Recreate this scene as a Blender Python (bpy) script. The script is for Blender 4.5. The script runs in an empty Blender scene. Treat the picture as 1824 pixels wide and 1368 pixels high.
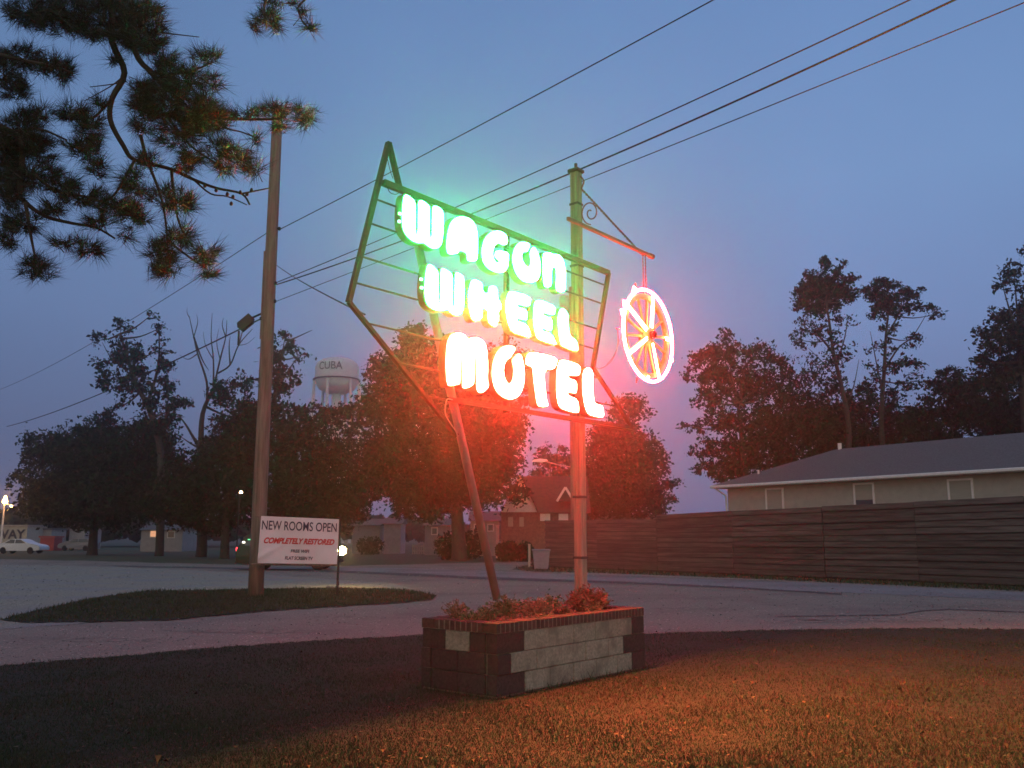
import bpy, math, random
import numpy as np
from mathutils import Vector, Matrix
random.seed(7); RNG = np.random.default_rng(7)
sc = bpy.context.scene
COL = sc.collection

# ------------------------------------------------------------------ camera maths
F = 1620.0; PITCH = math.atan(0.1685); CH = 1.6
SP_, CP_ = math.sin(PITCH), math.cos(PITCH)
def ray(x, y):
    dx = (x-912)/F; dz = (684-y)/F
    k = CP_ - dz*SP_
    return dx/k, (SP_ + dz*CP_)/k
def P(x, y, Y):
    a, b = ray(x, y); return Vector((a*Y, Y, CH + b*Y))
def G(x, y, z=0.0):
    a, b = ray(x, y); Y = (z-CH)/b; return Vector((a*Y, Y, z))

# ------------------------------------------------------------------ materials
MATS = {}
def mat(name, c=(.5,.5,.5), rough=.7, metal=0., noise=None, c2=None, bump=0., island=None, scale=8., emit=None, estr=1., detail=6., spec=.4, c3=None, scale3=1.0):
    m = bpy.data.materials.new(name); m.use_nodes = True
    nt = m.node_tree; b = nt.nodes['Principled BSDF']
    b.inputs['Roughness'].default_value = rough; b.inputs['Metallic'].default_value = metal
    b.inputs['Specular IOR Level'].default_value = spec
    b.inputs['Base Color'].default_value = (*c, 1)
    N = nt.nodes.new; L = nt.links.new
    if emit:
        b.inputs['Emission Color'].default_value = (*emit, 1); b.inputs['Emission Strength'].default_value = estr
    tc = N('ShaderNodeTexCoord'); mp = N('ShaderNodeMapping'); L(tc.outputs['Object'], mp.inputs[0])
    if isinstance(scale, tuple):
        mp.inputs['Scale'].default_value = scale; s_ = 1.
    else: s_ = scale
    nz = N('ShaderNodeTexNoise'); nz.inputs['Scale'].default_value = s_; nz.inputs['Detail'].default_value = detail; nz.inputs['Roughness'].default_value=.65
    L(mp.outputs[0], nz.inputs['Vector'])
    col = None
    if c2:
        rp = N('ShaderNodeValToRGB'); rp.color_ramp.elements[0].color = (*c, 1); rp.color_ramp.elements[1].color = (*c2, 1)
        rp.color_ramp.elements[0].position = .33; rp.color_ramp.elements[1].position = .67
        L(nz.outputs[0], rp.inputs[0]); col = rp.outputs[0]
    if c3:
        n3 = N('ShaderNodeTexNoise'); n3.inputs['Scale'].default_value = scale3; n3.inputs['Detail'].default_value = 5
        L(tc.outputs['Object'], n3.inputs['Vector'])
        r3 = N('ShaderNodeValToRGB'); r3.color_ramp.elements[0].position = .47; r3.color_ramp.elements[1].position = .66
        L(n3.outputs[0], r3.inputs[0])
        mx = N('ShaderNodeMix'); mx.data_type = 'RGBA'; L(r3.outputs[0], mx.inputs['Factor'])
        if col: L(col, mx.inputs['A'])
        else: mx.inputs['A'].default_value = (*c, 1)
        mx.inputs['B'].default_value = (*c3, 1); col = mx.outputs['Result']
    if island:
        g = N('ShaderNodeNewGeometry'); mr = N('ShaderNodeMapRange')
        mr.inputs['To Min'].default_value = 1-island; mr.inputs['To Max'].default_value = 1+island
        L(g.outputs['Random Per Island'], mr.inputs['Value'])
        vm = N('ShaderNodeVectorMath'); vm.operation = 'SCALE'; L(mr.outputs[0], vm.inputs['Scale'])
        if col: L(col, vm.inputs[0])
        else: vm.inputs[0].default_value = c
        col = vm.outputs[0]
    if col: L(col, b.inputs['Base Color'])
    if bump:
        bp = N('ShaderNodeBump'); bp.inputs['Strength'].default_value = bump; bp.inputs['Distance'].default_value = .02
        L(nz.outputs[0], bp.inputs['Height']); L(bp.outputs[0], b.inputs['Normal'])
    MATS[name] = m; return m
def emis(name, c, s):
    m = bpy.data.materials.new(name); m.use_nodes = True; nt = m.node_tree
    nt.nodes.remove(nt.nodes['Principled BSDF']); e = nt.nodes.new('ShaderNodeEmission')
    e.inputs[0].default_value = (*c, 1); e.inputs[1].default_value = s
    nt.links.new(e.outputs[0], nt.nodes['Material Output'].inputs['Surface']); MATS[name] = m; return m

GREEN_L, RED_L = 270., 1080.
M_green = emis('neon_green', (.025,1.,.17), GREEN_L)
M_red = emis('neon_red', (1.,.016,.010), RED_L)
M_ring = emis('neon_ring', (1.,.022,.040), 430.)
M_spoke = emis('neon_spoke', (1.,.035,.018), 260.)
M_elec = emis('electrode', (.2,1.,.35), 12.)
M_frame = mat('frame_paint', (.022,.022,.014), .5, .2, c2=(.05,.028,.018), scale=14, bump=.2)
M_case = mat('case_paint', (.10,.09,.04), .6, c2=(.17,.13,.06), scale=10)
M_rod = mat('rod_metal', (.06,.06,.05), .5, .5)
M_wood = mat('pole_wood', (.11,.078,.06), .9, c2=(.25,.185,.145), scale=(14,14,.8), bump=.5, island=.1)
M_post = mat('post_wood', (.13,.135,.10), .8, c2=(.26,.26,.20), scale=(40,40,1.2), bump=.4)
M_wire = mat('wire_black', (.012,.012,.014), .6)
M_asph = mat('asphalt', (.13,.107,.088), .92, c2=(.34,.28,.23), scale=40, bump=.4, c3=(.18,.145,.125), scale3=.35)
M_dark = mat('asphalt_dark', (.06,.055,.06), .9, c2=(.10,.09,.09), scale=8)
M_mid = mat('asphalt_lane', (.19,.175,.18), .9, c2=(.27,.25,.25), scale=18, c3=(.17,.155,.155), scale3=.3)
M_stain = mat('asphalt_stain', (.11,.09,.075), .9, c2=(.30,.245,.20), scale=5)
M_gravel = mat('gravel', (.13,.12,.095), .95, c2=(.42,.38,.30), scale=26, bump=.6, c3=(.24,.225,.22), scale3=.5)
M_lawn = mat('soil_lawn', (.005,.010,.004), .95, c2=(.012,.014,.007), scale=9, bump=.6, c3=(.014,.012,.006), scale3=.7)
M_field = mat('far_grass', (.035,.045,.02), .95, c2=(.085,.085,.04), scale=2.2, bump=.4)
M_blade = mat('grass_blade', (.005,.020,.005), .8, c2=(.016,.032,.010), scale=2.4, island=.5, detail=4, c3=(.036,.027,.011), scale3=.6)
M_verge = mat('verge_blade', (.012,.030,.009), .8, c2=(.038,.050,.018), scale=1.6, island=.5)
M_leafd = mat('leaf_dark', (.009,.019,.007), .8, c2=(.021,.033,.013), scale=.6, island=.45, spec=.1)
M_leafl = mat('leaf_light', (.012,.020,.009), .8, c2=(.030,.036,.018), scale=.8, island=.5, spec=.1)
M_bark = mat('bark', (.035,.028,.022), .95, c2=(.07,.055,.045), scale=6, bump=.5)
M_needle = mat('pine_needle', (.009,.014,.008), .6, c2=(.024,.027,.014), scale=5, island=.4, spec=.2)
M_tan = mat('block_tan', (.21,.19,.14), .95, c2=(.39,.355,.26), scale=34, bump=1., island=.10, c3=(.19,.175,.13), scale3=5.)
M_brn = mat('block_dark', (.022,.016,.017), .95, c2=(.05,.036,.036), scale=30, bump=1., island=.18)
M_cap = mat('cap_brick', (.035,.018,.016), .9, c2=(.07,.035,.03), scale=25, bump=.6, island=.3)
M_mortar = mat('mortar', (.11,.10,.08), .95, c2=(.17,.155,.13), scale=30)
M_soil = mat('mulch', (.045,.025,.015), .95, c2=(.10,.05,.03), scale=18, bump=1.)
M_plant = mat('plant_green', (.05,.085,.03), .7, c2=(.12,.14,.055), scale=4, island=.4)
M_plantr = mat('plant_red', (.12,.05,.03), .7, c2=(.24,.10,.06), scale=4, island=.4)
M_plantd = mat('plant_dry', (.14,.10,.05), .7, c2=(.25,.17,.09), scale=4, island=.4)
M_fence = mat('fence_wood', (.040,.037,.036), .95, c2=(.115,.106,.098), scale=(.7,.7,9), bump=.5, island=.22)
M_shingle = mat('shingle', (.08,.078,.085), .95, c2=(.15,.145,.155), scale=14, bump=.5)
M_siding = mat('siding', (.32,.32,.28), .85, c2=(.40,.39,.34), scale=3)
M_white = mat('white_paint', (.66,.64,.62), .6, c2=(.76,.74,.72), scale=5)
M_glass = mat('glass_dark', (.03,.035,.045), .12, spec=.8)
M_blind = mat('window_blind', (.28,.29,.24), .6, c2=(.34,.34,.29), scale=(1,1,40))
M_redroof = mat('red_roof', (.07,.035,.035), .9, c2=(.12,.055,.05), scale=4)
M_pinkwall = mat('brick_wall', (.14,.07,.06), .9, c2=(.24,.13,.11), scale=7)
M_banner = mat('banner_vinyl', (.62,.60,.62), .5, c2=(.68,.66,.67), scale=3)
M_ink = mat('ink_navy', (.02,.022,.05), .6)
M_inkr = mat('ink_red', (.50,.03,.03), .6)
M_tower = mat('tower_paint', (.52,.54,.60), .6, c2=(.58,.60,.66), scale=.6)
M_towerl = mat('tower_letter', (.03,.03,.05), .7)
M_suv = mat('suv_paint', (.018,.03,.02), .25, .3)
M_sedan = mat('sedan_paint', (.62,.64,.70), .3, .1)
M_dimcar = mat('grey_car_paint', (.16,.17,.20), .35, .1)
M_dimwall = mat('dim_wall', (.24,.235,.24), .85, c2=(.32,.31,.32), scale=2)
M_tyre = mat('tyre', (.02,.02,.02), .9)
M_rim = mat('rim', (.35,.35,.37), .35, .8)
M_bin = mat('bin_plastic', (.17,.18,.23), .6, c2=(.22,.23,.28), scale=5)
M_black = mat('black_plastic', (.012,.012,.014), .5)
M_wheelw = mat('wheel_wood', (.60,.36,.11), .7, c2=(.76,.50,.17), scale=14, bump=.3)
M_hub = mat('hub_iron', (.20,.03,.02), .6, .3)
M_brk = mat('bracket_iron', (.16,.06,.05), .55, .3, c2=(.22,.09,.07), scale=12)
M_tin = mat('galvanised', (.24,.24,.25), .5, .5, c2=(.32,.32,.33), scale=6)
M_lamp = emis('lamp_warm', (1.,.72,.22), 160.)
M_flame = emis('lamp_orange', (1.,.42,.09), 220.)
M_sodium = emis('lamp_far', (1.,.62,.32), 30.)
M_litwin = emis('lit_window', (1.,.48,.26), .85)
M_tail = emis('tail_light', (1.,.06,.08), 3.)
M_head = emis('head_light', (1.,.95,.8), 2.5)
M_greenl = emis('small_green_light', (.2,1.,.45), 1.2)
M_redpaint = mat('red_paint', (.30,.05,.045), .6)
M_rock = mat('rock', (.2,.18,.16), .9, c2=(.3,.28,.25), scale=6, bump=.6)

# ------------------------------------------------------------------ mesh builder
def frame(d):
    d = d.normalized(); up = Vector((0,0,1)) if abs(d.z) < .95 else Vector((1,0,0))
    a = d.cross(up).normalized(); return a, d.cross(a).normalized()
class MB:
    def __init__(s): s.v=[]; s.f=[]; s.m=[]; s.mi=0
    def add(s, vs, fs):
        o=len(s.v); s.v += [tuple(v) for v in vs]; s.f += [tuple(i+o for i in f) for f in fs]; s.m += [s.mi]*len(fs)
    def box(s, c, size, ax=None, ay=None, az=None, bev=0.):
        ax=ax or Vector((1,0,0)); ay=ay or Vector((0,1,0)); az=az or Vector((0,0,1)); c=Vector(c)
        hx,hy,hz=[q/2 for q in size]
        if not bev:
            vs=[c+ax*(x*hx)+ay*(y*hy)+az*(z*hz) for z in(-1,1) for y in(-1,1) for x in(-1,1)]
            s.add(vs,[(0,2,3,1),(4,5,7,6),(0,1,5,4),(1,3,7,5),(3,2,6,7),(2,0,4,6)]); return
        rings=[]
        for z,i in((-hz,bev),(-hz+bev,0),(hz-bev,0),(hz,bev)):
            X,Y=hx-i,hy-i; q=bev
            for x,y in((X,Y-q),(X-q,Y),(-X+q,Y),(-X,Y-q),(-X,-Y+q),(-X+q,-Y),(X-q,-Y),(X,-Y+q)): rings.append(c+ax*x+ay*y+az*z)
        fs=[tuple(range(7,-1,-1)),tuple(range(24,32))]
        for r in range(3):
            for k in range(8): fs.append((r*8+k,r*8+(k+1)%8,(r+1)*8+(k+1)%8,(r+1)*8+k))
        s.add(rings,fs)
    def bar(s, a, b, w, d, nrm):      # rectangular bar from a to b, w in-plane, d along nrm
        a=Vector(a);b=Vector(b); dr=(b-a).normalized(); sd=dr.cross(nrm).normalized()
        s.box((a+b)/2,((b-a).length,w,d),dr,sd,nrm.normalized())
    def tube(s, pts, r, n=8, cap=True, closed=False):
        pts=[Vector(p) for p in pts]; k=len(pts); r=r if isinstance(r,(list,tuple)) else [r]*k
        vs=[];fs=[]; pa=None
        for i,p in enumerate(pts):
            if closed: d=pts[(i+1)%k]-pts[i-1]
            else: d=pts[min(i+1,k-1)]-pts[max(i-1,0)]
            if d.length<1e-9: d=Vector((0,0,1))
            d.normalize()
            if pa is None: a,b=frame(d)
            else:
                a=(pa-d*pa.dot(d)); a=a.normalized() if a.length>1e-6 else frame(d)[0]; b=d.cross(a)
            pa=a
            for j in range(n):
                t=2*math.pi*j/n; vs.append(p+(a*math.cos(t)+b*math.sin(t))*r[i])
        for i in range(k if closed else k-1):
            for j in range(n):
                i2=(i+1)%k; fs.append((i*n+j,i*n+(j+1)%n,i2*n+(j+1)%n,i2*n+j))
        if cap and not closed: fs += [tuple(range(n-1,-1,-1)), tuple((k-1)*n+j for j in range(n))]
        s.add(vs,fs)
    def lathe(s, c, prof, n=20, ax=Vector((0,0,1))):
        a,b=frame(ax); c=Vector(c); vs=[];fs=[]
        for r,h in prof:
            for j in range(n):
                t=2*math.pi*j/n; vs.append(c+ax*h+(a*math.cos(t)+b*math.sin(t))*max(r,1e-4))
        for i in range(len(prof)-1):
            for j in range(n): fs.append((i*n+j,(i+1)*n+j,(i+1)*n+(j+1)%n,i*n+(j+1)%n))
        fs += [tuple(range(n)), tuple((len(prof)-1)*n+j for j in range(n-1,-1,-1))]
        s.add(vs,fs)
    def prism(s, poly, fn, d0, d1):   # poly 2-D, fn(u,v,depth)->point
        n=len(poly); vs=[fn(u,v,d0) for u,v in poly]+[fn(u,v,d1) for u,v in poly]
        s.add(vs,[tuple(range(n)),tuple(range(2*n-1,n-1,-1))]+[(i,(i+1)%n,n+(i+1)%n,n+i) for i in range(n)])
    def build(s, name, mats, parent=None, smooth=False, loc=None):
        me=bpy.data.meshes.new(name)
        off=Vector(loc) if loc is not None else (WORLD(parent) if parent else None)
        vs=s.v if off is None else [(x-off.x,y-off.y,z-off.z) for x,y,z in s.v]
        me.from_pydata(vs,[],s.f); mats=mats if isinstance(mats,list) else [mats]
        for m in mats: me.materials.append(m)
        if len(mats)>1: me.polygons.foreach_set('material_index',s.m)
        if smooth: me.polygons.foreach_set('use_smooth',[True]*len(me.polygons))
        me.update()
        o=bpy.data.objects.new(name,me); COL.objects.link(o)
        if loc is not None: o.location=loc
        if parent: o.parent=parent
        return o
def WORLD(o):
    v=Vector((0,0,0))
    while o: v+=o.location; o=o.parent
    return v
def tag(o,label=None,cat=None,group=None,kind=None):
    if label: o['label']=label
    if cat: o['category']=cat
    if group: o['group']=group
    if kind: o['kind']=kind
    return o
def thing(name,loc,label,cat,group=None):
    o=bpy.data.objects.new(name,None); COL.objects.link(o); o.location=loc; o.empty_display_size=.2
    return tag(o,label,cat,group)
def fast(name, verts, nper, mats, parent=None, mi=None, loc=None):   # many separate n-gons
    n=len(verts); k=n//nper; me=bpy.data.meshes.new(name)
    off=np.array(WORLD(parent) if parent else (loc or (0,0,0)))
    me.vertices.add(n); me.vertices.foreach_set('co',(verts-off).astype(np.float32).ravel())
    me.loops.add(n); me.loops.foreach_set('vertex_index',np.arange(n,dtype=np.int32))
    me.polygons.add(k); me.polygons.foreach_set('loop_start',np.arange(0,n,nper,dtype=np.int32))
    mats=mats if isinstance(mats,list) else [mats]
    for m in mats: me.materials.append(m)
    if mi is not None: me.polygons.foreach_set('material_index',mi.astype(np.int32))
    me.update(calc_edges=True); me.validate()
    o=bpy.data.objects.new(name,me); COL.objects.link(o)
    if loc: o.location=loc
    if parent: o.parent=parent
    return o
def chaikin(p,n=1):
    for _ in range(n):
        q=[]
        for i in range(len(p)):
            a,b=p[i],p[(i+1)%len(p)]
            q+=[(a[0]*.75+b[0]*.25,a[1]*.75+b[1]*.25),(a[0]*.25+b[0]*.75,a[1]*.25+b[1]*.75)]
        p=q
    return p
def smooth_path(pts,n=6):
    pts=[Vector(p) for p in pts]; out=[]
    for i in range(len(pts)-1):
        p0=pts[max(i-1,0)];p1=pts[i];p2=pts[i+1];p3=pts[min(i+2,len(pts)-1)]
        for k in range(n):
            t=k/n; out.append(.5*((2*p1)+(p2-p0)*t+(2*p0-5*p1+4*p2-p3)*t*t+(3*p1-p0-3*p2+p3)*t**3))
    out.append(pts[-1]); return out
def sag(a,b,s,n=24): 
    a=Vector(a);b=Vector(b); return [a.lerp(b,i/n)-Vector((0,0,4*s*(i/n)*(1-i/n))) for i in range(n+1)]
def text_mesh(body,size=1.,shear=0.,bold=0.):
    cu=bpy.data.curves.new('txt','FONT'); cu.body=body; cu.size=size; cu.shear=shear; cu.offset=bold; cu.resolution_u=4
    o=bpy.data.objects.new('txt',cu); COL.objects.link(o)
    dg=bpy.context.evaluated_depsgraph_get(); me=bpy.data.meshes.new_from_object(o.evaluated_get(dg))
    vs=[tuple(v.co) for v in me.vertices]; fs=[tuple(p.vertices) for p in me.polygons]
    bpy.data.objects.remove(o); bpy.data.meshes.remove(me)
    xs=[v[0] for v in vs]; ys=[v[1] for v in vs]
    x0,x1,y0,y1=min(xs),max(xs),min(ys),max(ys)
    return [((v[0]-x0)/(x1-x0),(v[1]-y0)/(y1-y0)) for v in vs],fs

# ------------------------------------------------------------------ ground
def sheet(name, pxs, z, m, sub=False):
    mb=MB(); pts=[G(x,y,0) if not isinstance(x,Vector) else x for x,y in pxs]
    mb.add([(p.x,p.y,z) for p in pts],[tuple(range(len(pts)))])
    o=mb.build(name,m); o['kind']='structure'; return o
mb=MB(); mb.add([(-900,-60,0),(900,-60,0),(900,1400,0),(-900,1400,0)],[(0,1,2,3)])
tag(mb.build('ground',M_field),kind='structure')
def wob(pts,amp,step=8):
    out=[]
    for i in range(len(pts)-1):
        a,b=pts[i],pts[i+1]; n=max(1,int(math.dist(a,b)/step))
        for k in range(n):
            t=k/n; x=a[0]+(b[0]-a[0])*t; y=a[1]+(b[1]-a[1])*t
            out.append((x,y+random.uniform(-amp,amp)))
    out.append(pts[-1]); return out
lawn_edge=[(-700,1268),(-300,1212),(0,1186),(200,1170),(400,1153),(600,1139),(757,1131),(950,1131),(1150,1129),(1350,1123),(1600,1119),(1824,1121),(2100,1126),(2900,1150)]
far_edge=[(2900,1100),(2300,1068),(1824,1053),(1600,1043),(1400,1034),(1200,1026),(1060,1021),(1000,1020),(940,1018),(910,1014),(948,1006),(946,1001),(860,1002),(740,1005),(600,1009),(450,1007),(300,1003),(150,999),(0,996),(-250,991),(-600,990)]
sheet('road',wob(lawn_edge,1.3)+wob(far_edge,.5,14),.006,M_asph)
# pale gravel lot on the left
sheet('gravel_lot',wob([(-500,1180),(-200,1140),(0,1122),(130,1113),(250,1095),(440,1050),(620,1046),(740,1050),(700,1040),(500,1026),(380,1018),(200,1010),(0,1006),(-300,1002),(-600,1003)],.8),.012,M_gravel)
sheet('road_lane',wob([(380,1014),(620,1020),(890,1034),(1150,1042),(1500,1056),(1824,1070),(2600,1100),(2600,1090),(1824,1056),(1500,1041),(1200,1030),(1000,1023),(890,1018),(700,1012),(500,1011)],.3,20),.012,M_mid)
sheet('road_dark_band',wob([(200,1009),(380,1013),(620,1021),(890,1034),(1100,1040),(1300,1048),(1500,1060),(1500,1058.2),(1300,1045.6),(1100,1036.2),(890,1029.3),(620,1017.2),(380,1011),(200,1008)],.25,20),.018,M_dark)  # narrow darker band across the road
sheet('road_crack',wob([(1380,1100),(1450,1099),(1600,1097),(1640,1090),(1690,1087),(1740,1089),(1824,1092),(1900,1096),(1900,1094.6),(1824,1090.6),(1740,1087.6),(1690,1085.8),(1640,1088.5),(1600,1095.5),(1450,1098),(1380,1099.2)],.3,10),.018,M_dark)
sheet('verge_path',wob([(1400,1036),(1200,1029.5),(1060,1024.5),(1000,1023.2),(1000,1020.3),(1060,1021.3),(1200,1026.3),(1400,1034.3)],.2,20),.02,M_gravel)
# ---------------------------------------------------------------- grass (stuff)
def in_poly(x,y,poly):
    inside=np.zeros(len(x),bool); n=len(poly)
    for i in range(n):
        x1,y1=poly[i]; x2,y2=poly[(i+1)%n]
        c=((y1>y)!=(y2>y)); 
        with np.errstate(divide='ignore',invalid='ignore'): xi=(x2-x1)*(y-y1)/(y2-y1+1e-12)+x1
        inside^= c&(x<xi)
    return inside
A=math.radians(39.6); U=Vector((math.sin(A),math.cos(A),0)); W=Vector((-math.cos(A),math.sin(A),0)); NF=-W; ZZ=Vector((0,0,1))
C0=G(884,1246); PL,PW=2.82,1.06
def lawn_blades(name,pxpoly,n,h0,h1,hole=None,z=0.,wmul=1.,ymin=4.4,tuft=1.,world=None,bm=None):
    poly=world or [(G(x,y).x,G(x,y).y) for x,y in pxpoly]
    ys=[p[1] for p in poly]; y0,y1=max(min(ys),ymin),max(ys)
    t=RNG.random(n*2); Y=1/(1/y0+(1/y1-1/y0)*t) if y1/y0>2 else y0+(y1-y0)*t
    X=(RNG.random(n*2)*2-1)*(Y*.60+.3)
    k=in_poly(X,Y,poly)
    if hole: k&=~in_poly(X,Y,hole)
    X,Y=X[k][:n],Y[k][:n]; m=len(X)
    # patchy height
    pt=.5+.25*np.sin(X*2.3+np.sin(Y*1.7)*2)+.25*np.sin(Y*3.1+np.sin(X*1.9)*2)
    h=(h0+(h1-h0)*RNG.random(m)**2)*(.65+.7*pt)*tuft; a=RNG.random(m)*2*np.pi; w=(.0022+.0022*RNG.random(m))*wmul*(.6+Y/12)
    lean=RNG.normal(0,.45,(m,2))*h[:,None]
    v=np.zeros((m,3,3)); ca,sa=np.cos(a)*w,np.sin(a)*w
    v[:,0]=np.stack([X-ca,Y-sa,np.full(m,z)],1); v[:,1]=np.stack([X+ca,Y+sa,np.full(m,z)],1)
    v[:,2]=np.stack([X+lean[:,0],Y+lean[:,1],z+h],1)
    o=fast(name,v.reshape(-1,3),3,bm or M_blade); tag(o,kind='stuff'); return o
foot=[(C0+U*a+W*b)[:2] for a,b in((0,0),(PL,0),(PL,PW),(0,PW))]
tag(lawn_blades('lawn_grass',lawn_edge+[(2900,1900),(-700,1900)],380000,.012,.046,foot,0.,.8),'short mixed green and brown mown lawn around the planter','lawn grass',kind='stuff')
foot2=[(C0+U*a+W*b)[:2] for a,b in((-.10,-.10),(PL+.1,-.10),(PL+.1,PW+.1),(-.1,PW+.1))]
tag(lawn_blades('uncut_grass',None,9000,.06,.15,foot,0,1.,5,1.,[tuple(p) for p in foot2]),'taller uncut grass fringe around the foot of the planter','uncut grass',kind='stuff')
lw=[(x,y) for x,y in lawn_edge]
def patch(name,cx,cy,rx,ry,m,z):
    n=22; pts=[]
    for i in range(n):
        a=i/n*2*math.pi; q=random.uniform(.7,1.15); pts.append((cx+rx*q*math.cos(a),cy+ry*q*math.sin(a)))
    sheet(name,pts,z,m)
for i,(cx,cy,rx,ry) in enumerate(((1560,1104,150,4),(1420,1108,60,3),(1250,1085,90,3),(430,1125,130,4),(180,1140,100,5),(620,1100,60,2.5),(1700,1078,90,2.5),(1050,1060,60,2))): patch('asphalt_stain',cx,cy,rx,ry,M_stain,.0105)

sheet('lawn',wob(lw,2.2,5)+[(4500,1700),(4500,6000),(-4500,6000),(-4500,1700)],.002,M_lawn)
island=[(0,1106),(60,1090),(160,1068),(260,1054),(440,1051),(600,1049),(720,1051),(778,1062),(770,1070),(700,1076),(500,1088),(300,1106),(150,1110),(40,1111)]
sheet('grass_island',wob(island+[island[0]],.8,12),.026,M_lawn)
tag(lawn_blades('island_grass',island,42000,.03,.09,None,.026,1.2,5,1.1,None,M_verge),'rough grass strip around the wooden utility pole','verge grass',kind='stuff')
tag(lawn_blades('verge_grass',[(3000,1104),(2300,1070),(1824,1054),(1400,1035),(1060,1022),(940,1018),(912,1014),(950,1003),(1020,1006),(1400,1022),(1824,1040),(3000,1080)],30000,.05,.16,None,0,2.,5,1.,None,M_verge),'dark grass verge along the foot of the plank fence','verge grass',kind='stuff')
M_stone = mat('loose_stone', (.16,.14,.12), .9, c2=(.42,.38,.32), scale=.9, island=.6)
M_litter = mat('leaf_litter', (.03,.02,.010), .8, c2=(.055,.038,.018), scale=2., island=.5)
def scatter(name,pxpoly,n,s0,s1,z,m,label,cat,flat=.35,ymin=4.6,ymax=60.):
    poly=[(G(x,y).x,G(x,y).y) for x,y in pxpoly]; ys=[p[1] for p in poly]; y0,y1=max(min(ys),ymin),min(max(ys),ymax)
    t=RNG.random(n*3); Y=1/(1/y0+(1/y1-1/y0)*t); X=(RNG.random(n*3)*2-1)*(Y*.6+.3); k=in_poly(X,Y,poly)&~in_poly(X,Y,[tuple(p) for p in foot])&~in_poly(X,Y,[(G(x,y).x,G(x,y).y) for x,y in island]); X,Y=X[k][:n],Y[k][:n]; q=len(X)
    sz=(s0+(s1-s0)*RNG.random(q)**3)*(.5+Y/25); a=RNG.random(q)*6.283; v=np.zeros((q,4,3)); tl=RNG.normal(0,flat,(q,2))*sz[:,None]
    for j in range(4):
        b=a+j*1.5708; rr=sz*(.7+.6*RNG.random(q)); v[:,j]=np.stack([X+np.cos(b)*rr,Y+np.sin(b)*rr*.8,z+np.abs(tl[:,j%2])],1)
    return tag(fast(name,v.reshape(-1,3),4,m),label,cat,kind='stuff')
scatter('loose_stones',lawn_edge+far_edge,52000,.006,.022,.020,M_stone,'loose pale and dark grit scattered over the road and lot','grit')
scatter('leaf_litter',lawn_edge+[(2900,1900),(-700,1900)],2600,.012,.03,.03,M_litter,'fallen brown leaves scattered through the mown lawn','leaf litter',.8)


# ------------------------------------------------------------------ planter
pl=thing('brick_planter',C0+U*PL/2+W*PW/2,'long raised planter of tan and dark split-face blocks with a brick rim','planter')
mb=MB(); H3=.205; gap=.007
cols={0:['d.42','t.4','t.42','t.4','t.42','t.3','d.26'],1:['d.2','t.4','t.42','t.42','t.42','t.3','d.46'],2:['d.42','t.4','t.4','t.42','t.4','t.3','d.28']}
endc={0:['d.3','t.46','d.26'],1:['d.5','d.52'],2:['d.5','d.52']}
def course(o,ax,nr,L,spec,z0,z1,dep,push):
    tot=sum(float(s[1:]) for s in spec); x=0
    for s in spec:
        w=float(s[1:])/tot*L; mb.mi=0 if s[0]=='t' else 1
        off=push+random.uniform(-.005,.005)
        mb.box(o+ax*(x+w/2)+nr*(off-dep/2)+ZZ*((z0+z1)/2),(w-gap,dep,z1-z0-gap),ax,nr,ZZ,bev=.004); x+=w
for r in range(3):
    z0=.02+(2-r)*H3; z1=z0+H3; push=(.0,.014,.008)[r]
    course(C0,U,-W,PL,cols[r],z0,z1,.14,push)
    course(C0+W*PW,U,W,PL,cols[r][::-1],z0,z1,.14,push)
    course(C0+W*.15,W,-U,PW-.3,endc[r],z0,z1,.14,push)
    course(C0+W*.15+U*PL,W,U,PW-.3,endc[r],z0,z1,.14,push)
mb.mi=2; hh=.02+3*H3
for o,ax,nr,L in((C0,U,-W,PL),(C0+W*PW,U,W,PL),(C0+W*.12,W,-U,PW-.24),(C0+W*.12+U*PL,W,U,PW-.24)):
    mb.box(o+ax*L/2-nr*.07+ZZ*(hh/2-.02),(L-.03,.10,hh),ax,nr,ZZ)
mb.build('block_wall',[M_tan,M_brn,M_mortar],pl)
mb=MB(); zc=hh
def caprow(o,ax,nr,L):
    n=int(L/.072); w=L/n
    for i in range(n): mb.box(o+ax*(i+.5)*w-nr*(.085+random.uniform(0,.004))+ZZ*(zc+.052+random.uniform(-.002,.002)),(w-.013,.19,.10),ax,nr,ZZ,bev=.005)
    mb.mi=1; mb.box(o+ax*L/2-nr*.0875+ZZ*(zc+.047),(L-.02,.184,.094),ax,nr,ZZ); mb.mi=0
caprow(C0-U*.01,U,-W,PL+.02); caprow(C0+W*PW-U*.01,U,W,PL+.02); caprow(C0+W*.18,W,-U,PW-.36); caprow(C0+W*.18+U*PL,W,U,PW-.36)
mb.build('brick_cap',[M_cap,M_mortar],pl)
mb=MB(); nx,ny=26,9
vs=[C0+U*(.16+(PL-.32)*i/nx)+W*(.16+(PW-.32)*j/ny)+ZZ*(.655+.05*math.sin(i*1.3)*math.cos(j*1.1)+random.uniform(-.012,.012)+.03*math.sin(math.pi*j/ny)) for j in range(ny+1) for i in range(nx+1)]
mb.add(vs,[(j*(nx+1)+i,j*(nx+1)+i+1,(j+1)*(nx+1)+i+1,(j+1)*(nx+1)+i) for j in range(ny) for i in range(nx)])
mb.build('mulch_bed',M_soil,pl,smooth=True)

CL=C0+W*PW*.5        # centre line origin
ZB=.67
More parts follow.
